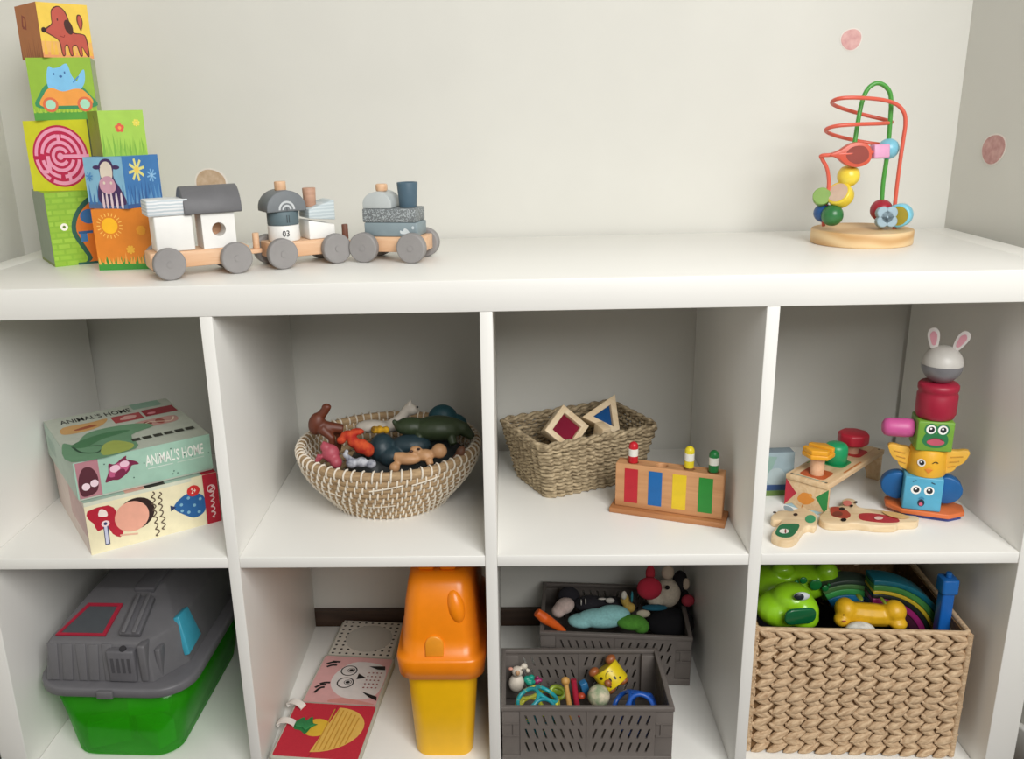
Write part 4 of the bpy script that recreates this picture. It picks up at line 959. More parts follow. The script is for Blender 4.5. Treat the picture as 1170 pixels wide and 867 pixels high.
fo = [(-.052, 0), (.024, 0), (.03, .058), (-.024, .058)]; fi = [(-.046, .004), (.019, .004), (.0235, .053), (-.021, .053)]
fr = MB().plate(fo, [list(reversed(fi))], 0, .003).build('red_window_frame', paint('#a5243a', .45), tb, M=SLM(-.03, 0) @ RX(sl))
MB().prism(fi, 0, .0012).build('window_panel', paint('#4e5256', .35), fr)
rdg = MB(); rdg.box(-.016, .016, 0, .068, 0, .009); rdg.build('ridge', LID2, tb, bevel=.002, M=SLM(.032, 0) @ RX(sl))
MB().box(-.016, .016, 0, .15, 0, .009).build('ridge', LID2, tb, bevel=.002, M=T(.024, -.056, .226))
for x in (-.008, .008): MB().box(-.003, .003, 0, .07, .009, .013).build('ridge_rail', LID, tb, bevel=.001, M=SLM(.032+x, 0) @ RX(sl))
gb = MB().box(-.021, .021, -.012, .01, 0, .052).build('grille_block', paint('#656468', .5), tb, bevel=.003, M=T(.022, -.141, .134))
for k in range(4): MB().box(-.0022, .0022, -.0005, .001, .016, .04).build('grille_slot', paint('#4a494d', .6), gb, M=T(-.0125+k*.0083, -.012, 0))
MB().cyl(.005, -.004, .002, RX(90), 0, 16).build('latch_hole', paint('#2c2b2e', .6), gb, M=T(.004, -.0062, .0525) @ RX(-60))
MB().box(-.006, .006, -.012, .012, 0, .06).build('pillar', LID, tb, bevel=.003, M=T(.054, -.139, .134))
MB().box(-.004, .004, -.008, .012, 0, .045).build('pillar', LID, tb, bevel=.002, M=T(.071, -.128, .134))
for k, x in enumerate((-.085, -.062, -.042, -.022, -.002)): MB().prism([(-.009, 0), (.006, 0), (.008, .056), (-.0075, .056)] if k % 2 else [(-.004, 0), (.008, 0), (.0085, .057), (-.0075, .057)], -.002, .0035, RX(90)).build('front_rib', LID, tb, bevel=.0012, M=T(x, -.1475, .134) @ RX(-9))
cyq = [Vector((.097, -.100, .146)), Vector((.0975, -.05, .150)), Vector((.0815, -.05, .1985)), Vector((.0795, -.084, .2005))]
nrm = (cyq[1]-cyq[0]).cross(cyq[3]-cyq[0]).normalized()*.0022
MB().add([p+nrm*3.2 for p in cyq]+[p-nrm for p in cyq], [(0, 1, 2, 3), (7, 6, 5, 4), (0, 4, 5, 1), (1, 5, 6, 2), (2, 6, 7, 3), (3, 7, 4, 0)]).build('blue_window', paint('#3f9fb8', .35), tb, bevel=.0012)
MB().box(-.012, .012, -.006, .004, -.008, .004).build('clip', LID, tb, bevel=.0015, M=T(.0, -.166, .126))
MB().box(-.03, .03, -.05, .05, 0, .02).build('roof_block', LID2, tb, bevel=.004, M=T(-.02, .06, .2295))

# ------------------------------------------------------------------ fold-out cloth book
fb = thing('cloth_book', 'fold-out cloth book with red, owl and dotted mirror pages', 'book', (.478, .19, BO), 0)
EDG = paint('#b9b8aa', .9, .06, 200, .3); EDG2 = paint('#5c7a5a', .9, .06)
def page(name, c, w_, d_, z0, t_, rz, col, art, tilt=0):
    p = MB().prism(rrect(-w_/2, w_/2, -d_/2, d_/2, .006, 3), 0, t_).build(name, EDG, fb, bevel=min(.002, t_/3), M=T(c[0]-.478, c[1]-.19, z0-BO) @ RZ(rz) @ RX(tilt))
    MB().prism(rrect(-w_/2+.004, w_/2-.004, -d_/2+.004, d_/2-.004, .004, 3), t_-.0002, t_+.0003).build('page_cloth', paint(col, .9, .04, 300, .25), p)
    art.build('applique', p, T(-w_/2, -d_/2, t_+.0003))
    return p
a = Art(.132, .128)
a.line([(.45, .03), (.55, .97)], .01, '#9c2430'); a.ell(.4, .55, .17, .16, '#e2b83a')
semi = [(.52, .1), (.72, .96)]
pts = [(.44, .12), (.58, .94)]+[(.51+.07*math.cos(math.radians(t))*1.0+.44*math.sin(math.radians(180-t)), .53+.41*math.cos(math.radians(t))) for t in range(10, 180, 12)]
a.poly(pts, '#e4b95c')
for k in range(7):
    xx = .50+.055*k; yh = .38*math.sqrt(max(0, 1-((xx-.48)/.45)**2)); a.line([(xx-.02, .53-yh), (xx+.03, .53+yh)], .016, '#c9963a')
a.blob([(.14, .5), (.12, .62), (.2, .72), (.24, .66), (.3, .74), (.34, .62), (.4, .6), (.34, .54), (.3, .42), (.22, .48)], '#2c7a42', 3)
for k in range(3): page('folded_page', (.466+.0015*k, .0705), .136, .130, BO+.0002+k*.0056, .005, -5, '#9db08e', Art(.1, .1).rect(.4, .5, .4, .5, '#9db08e')) if k < 2 else page('red_page', (.472, .0705), .138, .132, BO+.0002+k*.0056, .007, -5, '#bf2638', a)
lf = MB(); lf.prism(smooth2([(-.012, -.006), (-.014, .004), (-.006, .012), (-.001, .007), (.006, .013), (.011, .004), (.018, .002), (.012, -.004), (.006, -.012), (-.002, -.006)], 3), 0, .003)
lf.build('leaf_flap', paint('#2f8048', .9), fb, bevel=.0008, M=T(.436-.478, .081-.19, .0192) @ RZ(-8))
def tape(c, rz, L_=.02):
    P_ = [(-L_/2, 0), (-L_/2-.002, .004), (-L_/4, .009), (L_/4, .0085), (L_/2+.002, .004), (L_/2, 0)]
    o_ = smooth2(P_, 4, False); inn = [(x*.9, y-.0014) for x, y in reversed(o_)]
    MB().prism(o_+inn, -.006, .006, RX(90)).build('ribbon_tab', paint('#e6e2da', .8), fb, M=T(c[0]-.478, c[1]-.19, c[2]-BO) @ RZ(rz))
tape((.413, .128, BO+.0185), -25, .026); tape((.4075, .083, BO+.0185), -5, .024)
a = Art(.126, .134)
a.rect(.03, .97, .03, .97, '#d9a6a4'); a.blob([(.3, .35), (.28, .6), (.45, .86), (.75, .88), (.95, .75), (.96, .3), (.8, .14), (.5, .16)], '#dcd6d2', 4)
a.blob([(.35, .05), (.5, .14), (.8, .1), (.95, .05)], '#d08f86', 3)
for x, y in ((.45, .69), (.47, .44)): a.ring(x, y, .1, .016, '#2a2626'); a.ell(x+.03, y+.01, .028, .028, '#1c1818'); a.ring(x+.03, y+.01, .045, .008, '#2a2626')
a.poly([(.6, .64), (.72, .56), (.6, .52)], '#211d1d')
for bx, by, dx, dy in ((.12, .74, .1, .04), (.1, .8, .1, .04), (.16, .86, .09, .0), (.12, .2, .08, .1), (.1, .3, .1, .06), (.14, .38, .1, .03)): a.line([(bx, by), (bx+dx*.6, by+dy), (bx+dx*1.3, by+dy*1.2)], .034, '#211d1d', False, 3)
a.poly([(.7, .8), (.92, .82), (.94, .74), (.84, .74)], '#211d1d'); a.poly([(.74, .28), (.96, .2), (.98, .12), (.86, .18)], '#211d1d')
for i in range(4):
    for j in range(5): a.ell(.74+i*.055, .36+j*.075, .012, .012, '#8e4a48')
page('owl_page', (.486, .205), .128, .136, BO+.0002, .013, -6, '#d9a6a4', a)
a = Art(.118, .118); a.rect(.03, .97, .03, .97, '#d8d2c6')
a.hold = True
for i in range(9):
    for j in range(9):
        if (i+j) % 2 == 0 or True: a.ell(.08+i*.105, .08+j*.105, .022, .022, '#2b2828', 0, 8)
a.hold = False; a.n += 1; a.ell(.54, .5, .36, .36, paint('#c4c0b6', .25, .02, 30, 0, .6), 0, 32)
page('mirror_page', (.497, .3285), .12, .112, BO+.0002, .011, -5, '#d8d2c6', a)


# ------------------------------------------------------------------ yellow container with orange lid
yc = thing('house_container', 'yellow plastic container with tall orange lid', 'storage box', (.6565, .155, BO), 0)
YEL = paint('#f5bd08', .35, .03, 50); ORA = paint('#f58a0c', .3, .03, 50)
mb = MB(); loft(mb, [rr3(-.041, .041, -.118, .11, .018, 0), rr3(-.043, .043, -.12, .112, .02, .004), rr3(-.052, .053, -.117, .116, .022, .140)]); mb.build('base_box', YEL, yc)
mb = MB(); loft(mb, [rr3(-.058, .058, -.124, .12, .024, .137), rr3(-.0625, .0625, -.128, .125, .026, .139), rr3(-.0655, .0655, -.130, .126, .027, .166), rr3(-.0635, .0635, -.128, .124, .026, .171), rr3(-.057, .057, -.120, .117, .024, .172), rr3(-.055, .055, -.117, .114, .024, .20), rr3(-.051, .051, -.110, .11, .024, .245), rr3(-.046, .047, -.100, .105, .022, .275), rr3(-.040, .041, -.090, .1, .018, .286), rr3(-.032, .034, -.080, .095, .016, .289)])
mb.build('lid', ORA, yc)
ar = MB(); ar.prism([(-.0135, 0), (.0135, 0), (.0135, .018)]+arc(0, .018, .0135, .014, 0, 180, 14)+[(-.0135, .018)], -.004, .004, RX(90)); ar.build('grip', paint('#f09a26', .35), yc, bevel=.002, M=T(-.008, -.1195, .173) @ RX(-6))
MB().ell((0, 0, 0), (.013, .012, .026), None, 0, 20, 12).build('side_bulge', ORA, yc, M=T(.024, -.1035, .246) @ RX(-16) @ RY(-12))
for x in (-.02, .012): MB().box(-.012, .012, -.012, .012, 0, .014).build('roof_brick', ORA, yc, bevel=.0045, seg=3, M=T(x, -.068, .2885))

# ------------------------------------------------------------------ grey folding crates
CR = paint('#6b645f', .55, .05, 60)
def crate(label, loc_, rz, w_, d_, h_, col):
    th = thing('folding_crate', label, 'crate', loc_, rz, 'grey folding crates'); t_ = .0035
    def slots(L_, hh, x_off):
        hs = []; half = L_/2
        rows = 3
        for side in (-1, 1):
            n = max(3, int((half-.008)/.0118)); x0 = (-half+.004) if side < 0 else .004; stp = (half-.008)/n
            for r in range(rows):
                for k in range(n):
                    cx = x0+stp*(k+.5); cy = hh*(.2+.3*r); s_ = .0026*(1 if side > 0 else -1); hy = hh*.11; wv = .0016
                    q = [(cx-wv-s_, cy-hy), (cx+wv-s_, cy-hy), (cx+wv+s_, cy+hy), (cx-wv+s_, cy+hy)]
                    hs.append(list(reversed(q)))
        return hs
    ins = .026
    for nm, L_, M_ in (('front_panel', w_-2*ins, T(0, -d_/2+t_, 0) @ RX(90)), ('back_panel', w_-2*ins, T(0, d_/2, 0) @ RX(90)), ('end_panel', d_-2*.016, T(-w_/2, 0, 0) @ RZ(90) @ RX(90)), ('end_panel', d_-2*.016, T(w_/2-t_, 0, 0) @ RZ(90) @ RX(90))):
        zb = .014; hh = h_-zb-.007
        MB().plate([(-L_/2, 0), (L_/2, 0), (L_/2, hh), (-L_/2, hh)], slots(L_, hh, 0), 0, t_, T(0, 0, 0)).build(nm, col, th, M=M_ @ T(0, zb, 0))
        MB().box(-.0012, .0012, 0, hh, t_, t_+.0015).build('rib', col, th, M=M_ @ T(0, zb, 0))
    for sx in (-1, 1):
        for sy in (-1, 1):
            cx, cy = sx*(w_/2-ins/2), sy*(d_/2-.008)
            MB().box(-ins/2, ins/2, -.0055, .0055, .014, h_-.007).build('corner_post', col, th, bevel=.0008, M=T(cx, cy+sy*(.001), 0))
            for zz in (.042, .06): MB().box(-ins/2+.001, ins/2-.001, -.0016, .0016, 0, .002).build('post_rib', col, th, M=T(cx, sy*(d_/2-.0004), h_*zz/.085))
            MB().box(-.0013, .0013, -.0014, .0014, 0, .018*h_/.085).build('post_rib', col, th, M=T(cx-.004*sx, sy*(d_/2-.0004), h_*.5))
    rim = MB().plate([(-w_/2-.001, -d_/2-.001), (w_/2+.001, -d_/2-.001), (w_/2+.001, d_/2+.001), (-w_/2-.001, d_/2+.001)], [list(reversed([(-w_/2+.006, -d_/2+.006), (w_/2-.006, -d_/2+.006), (w_/2-.006, d_/2-.006), (-w_/2+.006, d_/2-.006)]))], h_-.007, h_)
    rim.build('rim', col, th, bevel=.001)
    MB().plate([(-w_/2, -d_/2), (w_/2, -d_/2), (w_/2, d_/2), (-w_/2, d_/2)], [list(reversed([(-w_/2+.004, -d_/2+.004), (w_/2-.004, -d_/2+.004), (w_/2-.004, d_/2-.004), (-w_/2+.004, d_/2-.004)]))], .0025, .014).build('lower_band', col, th, bevel=.0008)
    MB().box(-w_/2+.003, w_/2-.003, -d_/2+.003, d_/2-.003, .0005, .0035).build('crate_floor', col, th)
    return th
crate('grey slotted folding crate of small toys, in front', (.8677, .0936, BO), -.2, .2471, .1486, .098, CR)
crate('grey slotted folding crate of plush toys, behind the other', (.9374, .2955, BO), -4.4, .2478, .1660, .0935, CR)

# toys in the front crate
G1 = 'toys in the front crate'
def ring_ball(name, label, c, R_, cols, rr, spin=(0, 0, 0)):
    th = thing(name, label, 'toy', c, 0, G1)
    ph = (1+5**.5)/2; V = [Vector(v).normalized() for v in ((0, 1, ph), (0, -1, ph), (0, 1, -ph), (0, -1, -ph), (1, ph, 0), (-1, ph, 0), (1, -ph, 0), (-1, -ph, 0), (ph, 0, 1), (-ph, 0, 1), (ph, 0, -1), (-ph, 0, -1))]
    E_ = Euler([math.radians(x) for x in spin]).to_matrix()
    for k, v in enumerate(V):
        v = E_ @ v; ra = R_*.525; ce = v*R_*.85; M_ = align(v)
        MB().tube([(ra*math.cos(t), ra*math.sin(t), 0) for t in [2*PI*i/28 for i in range(28)]], rr, 8, True).build('ring', paint(cols[k % len(cols)], .35), th, M=T(*ce) @ M_)
    return th
c_ = on_y(614, 812, .064); ring_ball('ring_ball', 'teal and yellow open ring ball in the front crate', c_, .034, ['#2aa0a8', '#1f8a98', '#dcd84a', '#2a9aa0', '#c8d23c', '#d8dc58'], .0032, (20, 30, 0))
c_ = on_y(727, 815, .066); ring_ball('ring_ball', 'blue open ring ball at the right of the front crate', c_, .034, ['#1c4fa0', '#2458b0', '#18408c'], .0036, (0, 10, 0))
b_ = W(590, 775, .135)
animal('toy_sheep', 'small white toy sheep at the left of the front crate', b_, [('e', q(590, 780, .135), (.0125, .011, .0155), 0, 10), ('e', q(591, 767, .132), (.009, .009, .0085)), ('e', q(599, 761, .135), (.0055, .005, .005)), ('e', q(603, 766, .135), (.0035, .0035, .0035))], '#ddd3c4', .0012, .6, 'toy animal', G1,
    parts=[('muzzle', q(591.5, 769, .122), (.0036, .0028, .0046), '#c49a74'), ('ear', q(583.5, 764, .13), (.0036, .003, .0026), '#d99a86'), ('eye', q(597, 765, .125), (.0012, .001, .0016), '#1a1414')])
b_ = W(604, 776, .14)
animal('knobbly_rattle', 'teal and green knobbly rattle beside the toy sheep', b_, [('e', q(602, 776, .14), (.006, .006, .006)), ('e', q(607, 774, .14), (.0055, .005, .005)), ('e', q(605, 780, .136), (.006, .005, .005)), ('e', q(609, 779, .14), (.004, .004, .004))], '#1f9a84', .001, .4, 'toy', G1)
b_ = W(614, 778, .145)
animal('star_rattle', 'magenta knobbly piece next to the teal rattle', b_, [('e', q(613, 778, .145), (.005, .005, .0045)), ('e', q(617, 777, .145), (.004, .004, .003)), ('e', q(614, 774, .145), (.003, .003, .003))], '#9c2a62', .001, .4, 'toy', G1)
th = thing('teether_ring', 'lime green oval teether lying in the front crate', 'toy', W(637, 791, .14), 0, G1)
MB().tube([(.0115*math.cos(t), .0085*math.sin(t)*.6, .007*math.sin(t)) for t in [2*PI*i/30 for i in range(30)]], .0036, 8, True).build('loop', paint('#9fb83a', .3), th, M=RY(25)); MB().ell((0, .001, 0), (.009, .002, .005)).build('web', paint('#8aa838', .3), th, M=RY(25))
th = thing('mallet', 'yellow-brown wooden beater stick with a round head', 'toy', W(648, 790, .115), 0, G1)
p_a, p_b = W(646, 778, .12)-W(648, 790, .115), W(653, 822, .1)-W(648, 790, .115)
MB().ell(tuple(p_a), .0068).build('head', wood('#c4924c', '#d8a860'), th); MB().tube([p_a, p_b], [.0038, .0045], 10).build('stick', wood('#c4924c', '#d8a860'), th)
th = thing('red_stick', 'dark red stick beside the wooden beater', 'toy', W(657, 795, .12), 0, G1)
MB().tube(catmull([W(655, 776, .125)-W(657, 795, .12), W(657, 790, .12)-W(657, 795, .12), W(661, 818, .11)-W(657, 795, .12)], 5), .0048, 10).build('stick', paint('#a8243c', .35), th)
th = thing('blue_block', 'small blue wooden block behind the cream ball', 'toy', M=T(*W(667, 784, .13)) @ RZ(20) @ RY(-15), group=G1)
MB().box(-.006, .006, -.006, .006, -.014, .009).build('body', paint('#2c6c9c', .4), th, bevel=.0018)
th = thing('orange_bead', 'small orange-red bead lying by the red stick', 'toy', W(664.5, 795, .118), 0, G1); MB().ell((0, 0, 0), (.0062, .006, .0052)).build('body', paint('#b8482a', .35), th)
# smiling yellow barrel
cb = W(697, 772, .135); th = thing('smiling_barrel', 'yellow barrel toy with a smiling face and brown wooden feet', 'toy', M=T(*cb) @ RX(-28) @ RY(144), group=G1)
MB().cyl(.0225, -.0155, .0155, None, 0, 40, .0015).build('body', paint('#e6cb1e', .35, .03), th)
BRW = wood('#94532c', '#a8643a', 1, .4)
for x in (-.016, .017): MB().ell((x, 0, -.0195), (.0088, .008, .0068)).build('foot', BRW, th)
for x in (-.012, .012): MB().ell((x, .002, .0185), (.0085, .008, .005)).build('foot', BRW, th)
MB().ell((0, 0, 0), (.0055, .005, .006)).build('nose', BRW, th, M=T(.0095, -.021, .0035))
a = Art(.05, .031); a.line([(.33, .62), (.42, .8), (.56, .82), (.62, .7)], .03, '#2a2410', False, 4); a.ell(.42, .45, .06, .1, '#2a2410'); a.ell(.58, .4, .06, .1, '#2a2410'); a.ell(.2, .75, .1, .08, '#3a3214'); a.ell(.72, .25, .06, .06, '#3a3214'); a.ell(.3, .2, .06, .08, '#3a3214')
round_print(a, .05, .02255, None, 0); a.bend(lambda p: (-p[0], p[1], -(p[2]-.0155))); a.build('printed_face', th, Matrix())
th = thing('cream_ball', 'cream coloured ball with green leaf pattern under the barrel', 'toy', W(684, 795, .105), 0, G1)
MB().ell((0, 0, 0), (.0172, .0172, .0175), None, 0, 32, 20).build('body', blotch('#8fa07c', '#ddd0b4'), th)

# toys in the rear crate
G2 = 'plush toys in the rear crate'
def plush(name, label, ctr, solids, col, parts=(), cat='plush toy', voxel=.0018): return animal(name, label, ctr, solids, paint(col, .95, .1, 250, .4), voxel, .95, cat, G2, parts, 4, .1, .95)
b_ = W(622, 706, .235)
animal('toy_carrot', 'orange spoon-shaped toy poking out of the rear crate', b_, [('t', [q(613, 699, .235), q(622, 706, .235), q(633, 713, .24), q(645, 722, .245)], [.0075, .0095, .0075, .005])], '#e8641e', .0014, .45, 'toy', G2)
b_ = W(645, 690, .28)
plush('plush_toy', 'pale pink plush lump at the rear crate\'s left end', b_, [('e', q(645, 692, .28), (.018, .016, .013), 0, -20), ('e', q(638, 698, .275), (.012, .014, .01))], '#c4b0a8')
b_ = W(688, 706, .265)
plush('plush_toy', 'pale blue soft toy lying along the rear crate', b_, [('e', q(688, 706, .265), (.045, .02, .016)), ('e', q(665, 709, .265), (.025, .018, .011)), ('e', q(700, 701, .265), (.03, .018, .014))], '#8ec4c4')
b_ = W(724, 710, .25)
plush('plush_toy', 'green soft toy beside the pale blue one', b_, [('e', q(722, 711, .25), (.026, .017, .012)), ('e', q(732, 715, .25), (.015, .015, .012))], '#4c8a2c')
b_ = W(680, 690, .31)
plush('plush_zebra', 'black plush with white stripes at the back of the crate', b_, [('e', q(675, 690, .31), (.03, .018, .015)), ('e', q(700, 692, .31), (.028, .018, .016)), ('e', q(650, 682, .33), (.02, .015, .02))], '#26242a',
    parts=[('white_patch', q(697, 686, .296), (.008, .004, .005), '#cfcac2'), ('white_patch', q(664, 688, .294), (.0012, .003, .006), '#cfcac2'), ('white_patch', q(669, 687, .294), (.0012, .003, .006), '#cfcac2'), ('white_patch', q(688, 684, .298), (.007, .003, .0015), '#cfcac2')])
b_ = W(762, 690, .3)
plush('plush_cow', 'black and cream plush cow with a big red nose', b_, [('e', q(763, 677, .3), (.022, .02, .026)), ('e', q(750, 682, .3), (.018, .018, .018))], '#cfc3b0',
    parts=[('nose', q(742, 672, .275), (.0215, .014, .0205), '#b8283e'), ('eye', q(762.5, 671, .279), (.004, .003, .004), '#141214'), ('horn', q(743, 655, .285), (.008, .006, .016), '#b8303e'), ('horn', q(763, 654, .295), (.011, .007, .013), '#cbb9a4'), ('black_patch', q(777, 664, .308), (.013, .014, .02), '#1d1b1f'), ('ear', q(784, 667, .296), (.006, .004, .011), '#cbb9a4'), ('hoof', q(786, 686, .295), (.0115, .008, .011), '#b03848'), ('body_fur', q(766, 712, .3), (.042, .03, .026), '#1b1a1e'), ('body_fur', q(782, 690, .312), (.010, .012, .028), '#1b1a1e'), ('scarf', q(748, 694, .277), (.022, .008, .0045), '#1f5f74'), ('collar_ring', q(735, 701, .262), (.012, .005, .007), '#b8b09a')])
b_ = W(718, 692, .28)
plush('plush_duck', 'small yellow and white plush beside the cow\'s nose', b_, [('e', q(719, 694, .28), (.011, .009, .009)), ('e', q(714, 685, .285), (.008, .008, .011))], '#b89a4c', parts=[('white_patch', q(713, 680, .276), (.005, .004, .008), '#cfc8bc'), ('teal_band', q(722, 682, .276), (.0022, .003, .011), '#2c7a86')])

# ------------------------------------------------------------------ water hyacinth basket
hb_ = thing('hyacinth_basket', 'chunky braided water hyacinth basket full of plastic toys', 'basket', (1.2597, .172, BO), -2.5)
HW, HD, HH = .2988, .268, .209
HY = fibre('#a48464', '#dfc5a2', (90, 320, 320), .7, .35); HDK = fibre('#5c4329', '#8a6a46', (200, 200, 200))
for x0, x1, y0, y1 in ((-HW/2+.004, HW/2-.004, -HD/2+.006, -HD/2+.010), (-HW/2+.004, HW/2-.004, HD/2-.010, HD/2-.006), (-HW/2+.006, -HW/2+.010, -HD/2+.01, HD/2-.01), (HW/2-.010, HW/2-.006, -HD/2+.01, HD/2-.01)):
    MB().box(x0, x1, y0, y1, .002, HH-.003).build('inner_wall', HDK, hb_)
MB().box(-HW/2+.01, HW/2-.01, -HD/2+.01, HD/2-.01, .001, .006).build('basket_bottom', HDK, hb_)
def lobe_mesh():
    mb = MB(); ns = 9; rings = []
    for i in range(ns):
        t = i/(ns-1); x = -.0195+.039*t; w_ = (math.sin(PI*min(1, t*1.02+.0))**.72 if 0 < t < 1 else .12); w_ *= (.75+.25*(1-t))
        rings.append([(x, .0072*w_*math.sin(2*PI*k/8), .0081*w_*math.cos(2*PI*k/8)) for k in range(8)])
    loft(mb, [[(p[0], p[1], p[2]) for p in r] for r in rings]); return mb
LM = lobe_mesh(); proto = None; rj = random.Random(11)
rows, cols = 9, 12
def lobe_place(r, c, up, L_, jit=True):
    rh = (HH-.008)/rows; pitch = L_/cols
    z_ = .004+rh*(r+.5)+(.0052 if up else -.0052); x_ = -L_/2+pitch*(c+.5)+(.003 if up else .0045)
    return x_, z_, (27 if up else -27)+(rj.uniform(-5, 5) if jit else 0)
for r in range(rows):
    for c in range(cols):
        for up in (1, 0):
            x_, z_, an = lobe_place(r, c, up, HW-.014)
            M_ = T(x_+rj.uniform(-.001, .001), -HD/2+.0035+rj.uniform(-.0012, .0008)+(.0012 if up else 0), z_) @ RY(an) @ RZ(rj.uniform(4, 9)) @ SCL(rj.uniform(.84, .98), 1, rj.uniform(.9, 1.08))
            if proto is None: proto = LM.build('weave_strand', HY, hb_, M=M_)
            else:
                o = proto.copy(); COL.objects.link(o); o.parent = hb_; o.matrix_local = M_
sw = MB()
for face, L_, FM in (('r', HD, T(HW/2-.0035, 0, 0) @ RZ(90)), ('l', HD, T(-HW/2+.0035, 0, 0) @ RZ(-90)), ('b', HW, T(0, HD/2-.0035, 0) @ RZ(180))):
    for r in range(rows):
        for c in range(cols):
            for up in (1, 0):
                x_, z_, an = lobe_place(r, c, up, L_-.014)
                sw.add(LM.v, LM.f, FM @ T(x_, rj.uniform(-.001, .001), z_) @ RY(an) @ RZ(6), 0, True)
o = sw.build('side_weave', HY, hb_); o['kind'] = 'stuff'
rim_pts = rrect(-HW/2+.004, HW/2-.004, -HD/2+.004, HD/2-.004, .008, 4)
MB().tube([(x, y, HH-.002) for x, y in rim_pts], .0042, 8, True).build('rim', HY, hb_)
for sx in (-1, 1): MB().tube([(sx*(HW/2-.004), -HD/2+.0035, .004), (sx*(HW/2-.003), -HD/2+.003, HH-.003)], .0045, 8).build('corner_strand', HY, hb_)

# toys in the hyacinth basket
G3 = 'plastic toys in the hyacinth basket'
LIM = paint('#8fc81e', .22, .04, 30, 0, .6)
b_ = W(905, 695, .09)
dg = animal('toy_dog', 'glossy lime green plastic dog with dark green muzzle', b_, [
    ('e', q(890, 695, .1), (.034, .034, .026)), ('e', q(916, 697, .085), (.024, .026, .026)), ('e', q(905, 683, .095), (.03, .03, .022)), ('e', q(918, 705, .08), (.022, .02, .017)),
    ('e', q(905, 662, .19), (.06, .045, .03)), ('e', q(950, 668, .19), (.03, .03, .026)), ('e', q(880, 668, .18), (.035, .04, .03)), ('e', q(945, 655, .17), (.017, .016, .02)), ('e', q(895, 650, .17), (.017, .015, .012))], LIM, .0028, .2, 'toy', G3,
    parts=[('eye_white', q(916, 681, .0665), (.0115, .0035, .0065), '#c9d0d4'), ('eye', q(913.5, 681.5, .065), (.008, .003, .0055), '#182028')], smooth=5)
mz = W(915, 704, .0565)-b_
MB().prism(rrect(-.024, .022, -.013, .013, .011, 6), 0, .006).build('muzzle_patch', paint('#0f5a34', .25), dg, bevel=.0022, M=T(mz.x, mz.y+.004, mz.z) @ RZ(8) @ RX(97))
for px, py, r in ((932, 668, .008), (918, 663, .005), (943, 672, .0045), (910, 665, .003), (947, 668, .002)):
    MB().ell((0, 0, 0), (r*1.15, .0022, r*1.15)).build('spot', paint('#1f7a3c', .25), dg, M=T(*(W(px, py, .143)-b_)))
b_ = W(994, 700, .1)
animal('toy_bear_figure', 'chubby yellow plastic figure lying in the hyacinth basket', b_, [
    ('e', q(966, 696, .1), (.0155, .018, .0175)), ('t', [q(966, 699, .1), q(994, 702, .1), q(1018, 703, .1)], [.0165, .0175, .0165]), ('e', q(1022, 698, .095), (.0165, .017, .0165)), ('e', q(1026, 712, .085), (.013, .012, .009)), ('e', q(962, 708, .09), (.012, .012, .01))], '#dba91e', .0018, .4, 'toy', G3,
    parts=[('eye', q(964, 702.5, .078), (.0012, .0012, .0012), '#3a2408'), ('mouth', q(964.5, 709.5, .076), (.003, .001, .0012), '#9c3a1c'), ('strap', q(982, 682, .098), (.004, .01, .002), '#7a8a2c'), ('strap', q(1009, 686, .098), (.003, .01, .002), '#7a8a2c')])
th = thing('white_ball', 'speckled white ball in front of the yellow figure', 'toy', W(983, 721, .068), 0, G3)
MB().ell((0, 0, 0), (.0215, .015, .0135), None, 0, 28, 18).build('body', blotch('#c9c5bc', '#efece4'), th)
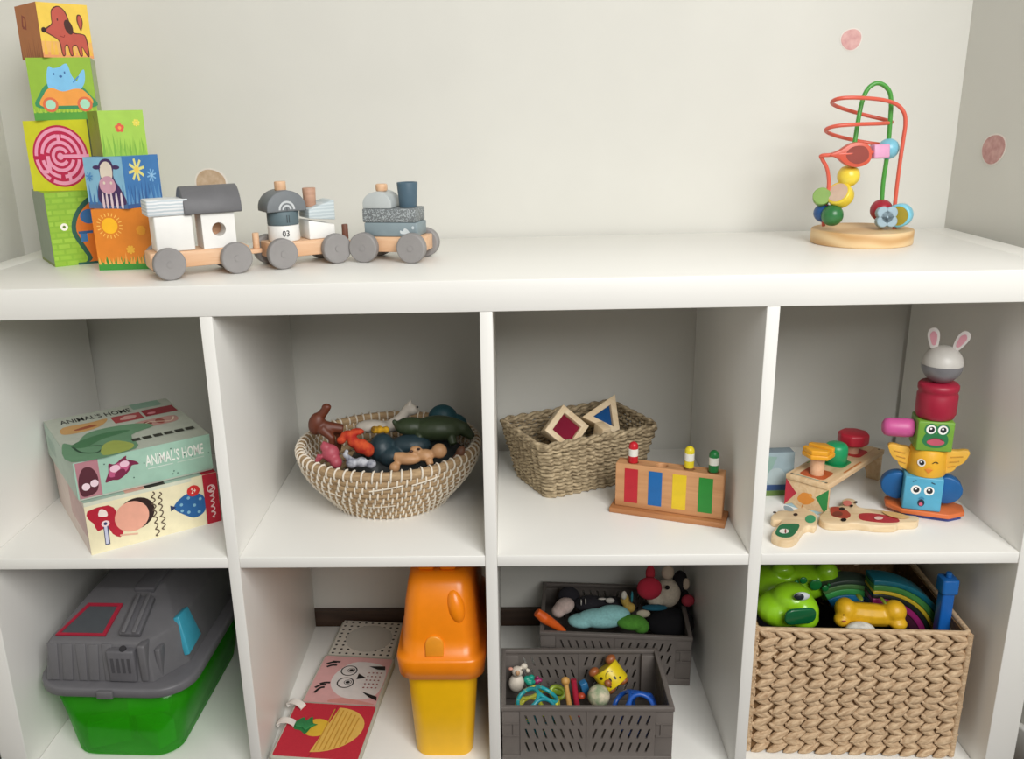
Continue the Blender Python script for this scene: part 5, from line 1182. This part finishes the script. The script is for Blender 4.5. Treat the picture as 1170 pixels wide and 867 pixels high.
def rainbow(name, label, cx, cy, y, radii, a0, a1, wid, end=None, depth=.03):
    base = W(cx, cy, y); th = thing(name, label, 'toy', base, 0, G3)
    for r0, r1, c in radii:
        o_ = arc(0, 0, r1, r1, a0, a1, 22)+list(reversed(arc(0, 0, r0, r0, a0, a1, 22)))
        MB().prism(o_, -depth/2, depth/2, RX(90), 0, True).build('arch', paint(c, .35), th, bevel=.001, ang=50)
    return th
th = rainbow('stacking_rainbow', 'rainbow of nested blue and green plastic arches behind the yellow figure', 962, 712, .16, [(.018, .030, '#10304a'), (.0305, .045, '#0e4a78'), (.0455, .058, '#1c6c98'), (.0585, .068, '#3f9a50'), (.0685, .076, '#4f7a44'), (.0765, .083, '#34443a')], 15, 122, 0)
for k, c in enumerate(('#c8503c', '#d8a43c', '#b03838')):
    MB().box(-.019, .019, -.017, .017, -.0032, .0032).build('striped_foot', paint(c, .4), th, bevel=.001, M=T(.062, -.004, .0335-k*.0068) @ RY(4))
th = rainbow('ring_stack', 'dark purple, pink and yellow-green curved toy standing in the basket', 988, 735, .130, [(.050, .066, '#241820'), (.0665, .078, '#3a1828'), (.0785, .087, '#86205c'), (.0875, .094, '#1c2420'), (.0945, .100, '#b8a02c'), (.1005, .109, '#3f7a3c'), (.1095, .117, '#146070')], -12, 92, 0, None, .034)
MB().box(-.006, .006, -.006, .006, -.014, .006).build('yellow_end', paint('#d8bc2c', .35), th, bevel=.002, M=T(.098, -.02, .045))
th = thing('blue_tower', 'tall blue plastic tower at the right of the hyacinth basket', 'toy', W(1078, 700, .088), 0, G3)
MB().prism(rrect(-.0085, .0085, -.009, .009, .003), -.06, .035).build('body', paint('#1a5fae', .3), th, bevel=.001)
MB().prism(rrect(-.0115, .0115, -.012, .012, .004), .0352, .058).build('cap', paint('#2470c0', .3), th, bevel=.002)
MB().cyl(.004, .0582, .066, None, 0, 16, .001).build('knob', paint('#2470c0', .3), th)
th = thing('basket_filler', 'added dark filler in the bottom of the hyacinth basket', 'filler', (1.2597, .172, BO+.0075), -2.5, None)  # added filler that keeps the inside of the basket dark
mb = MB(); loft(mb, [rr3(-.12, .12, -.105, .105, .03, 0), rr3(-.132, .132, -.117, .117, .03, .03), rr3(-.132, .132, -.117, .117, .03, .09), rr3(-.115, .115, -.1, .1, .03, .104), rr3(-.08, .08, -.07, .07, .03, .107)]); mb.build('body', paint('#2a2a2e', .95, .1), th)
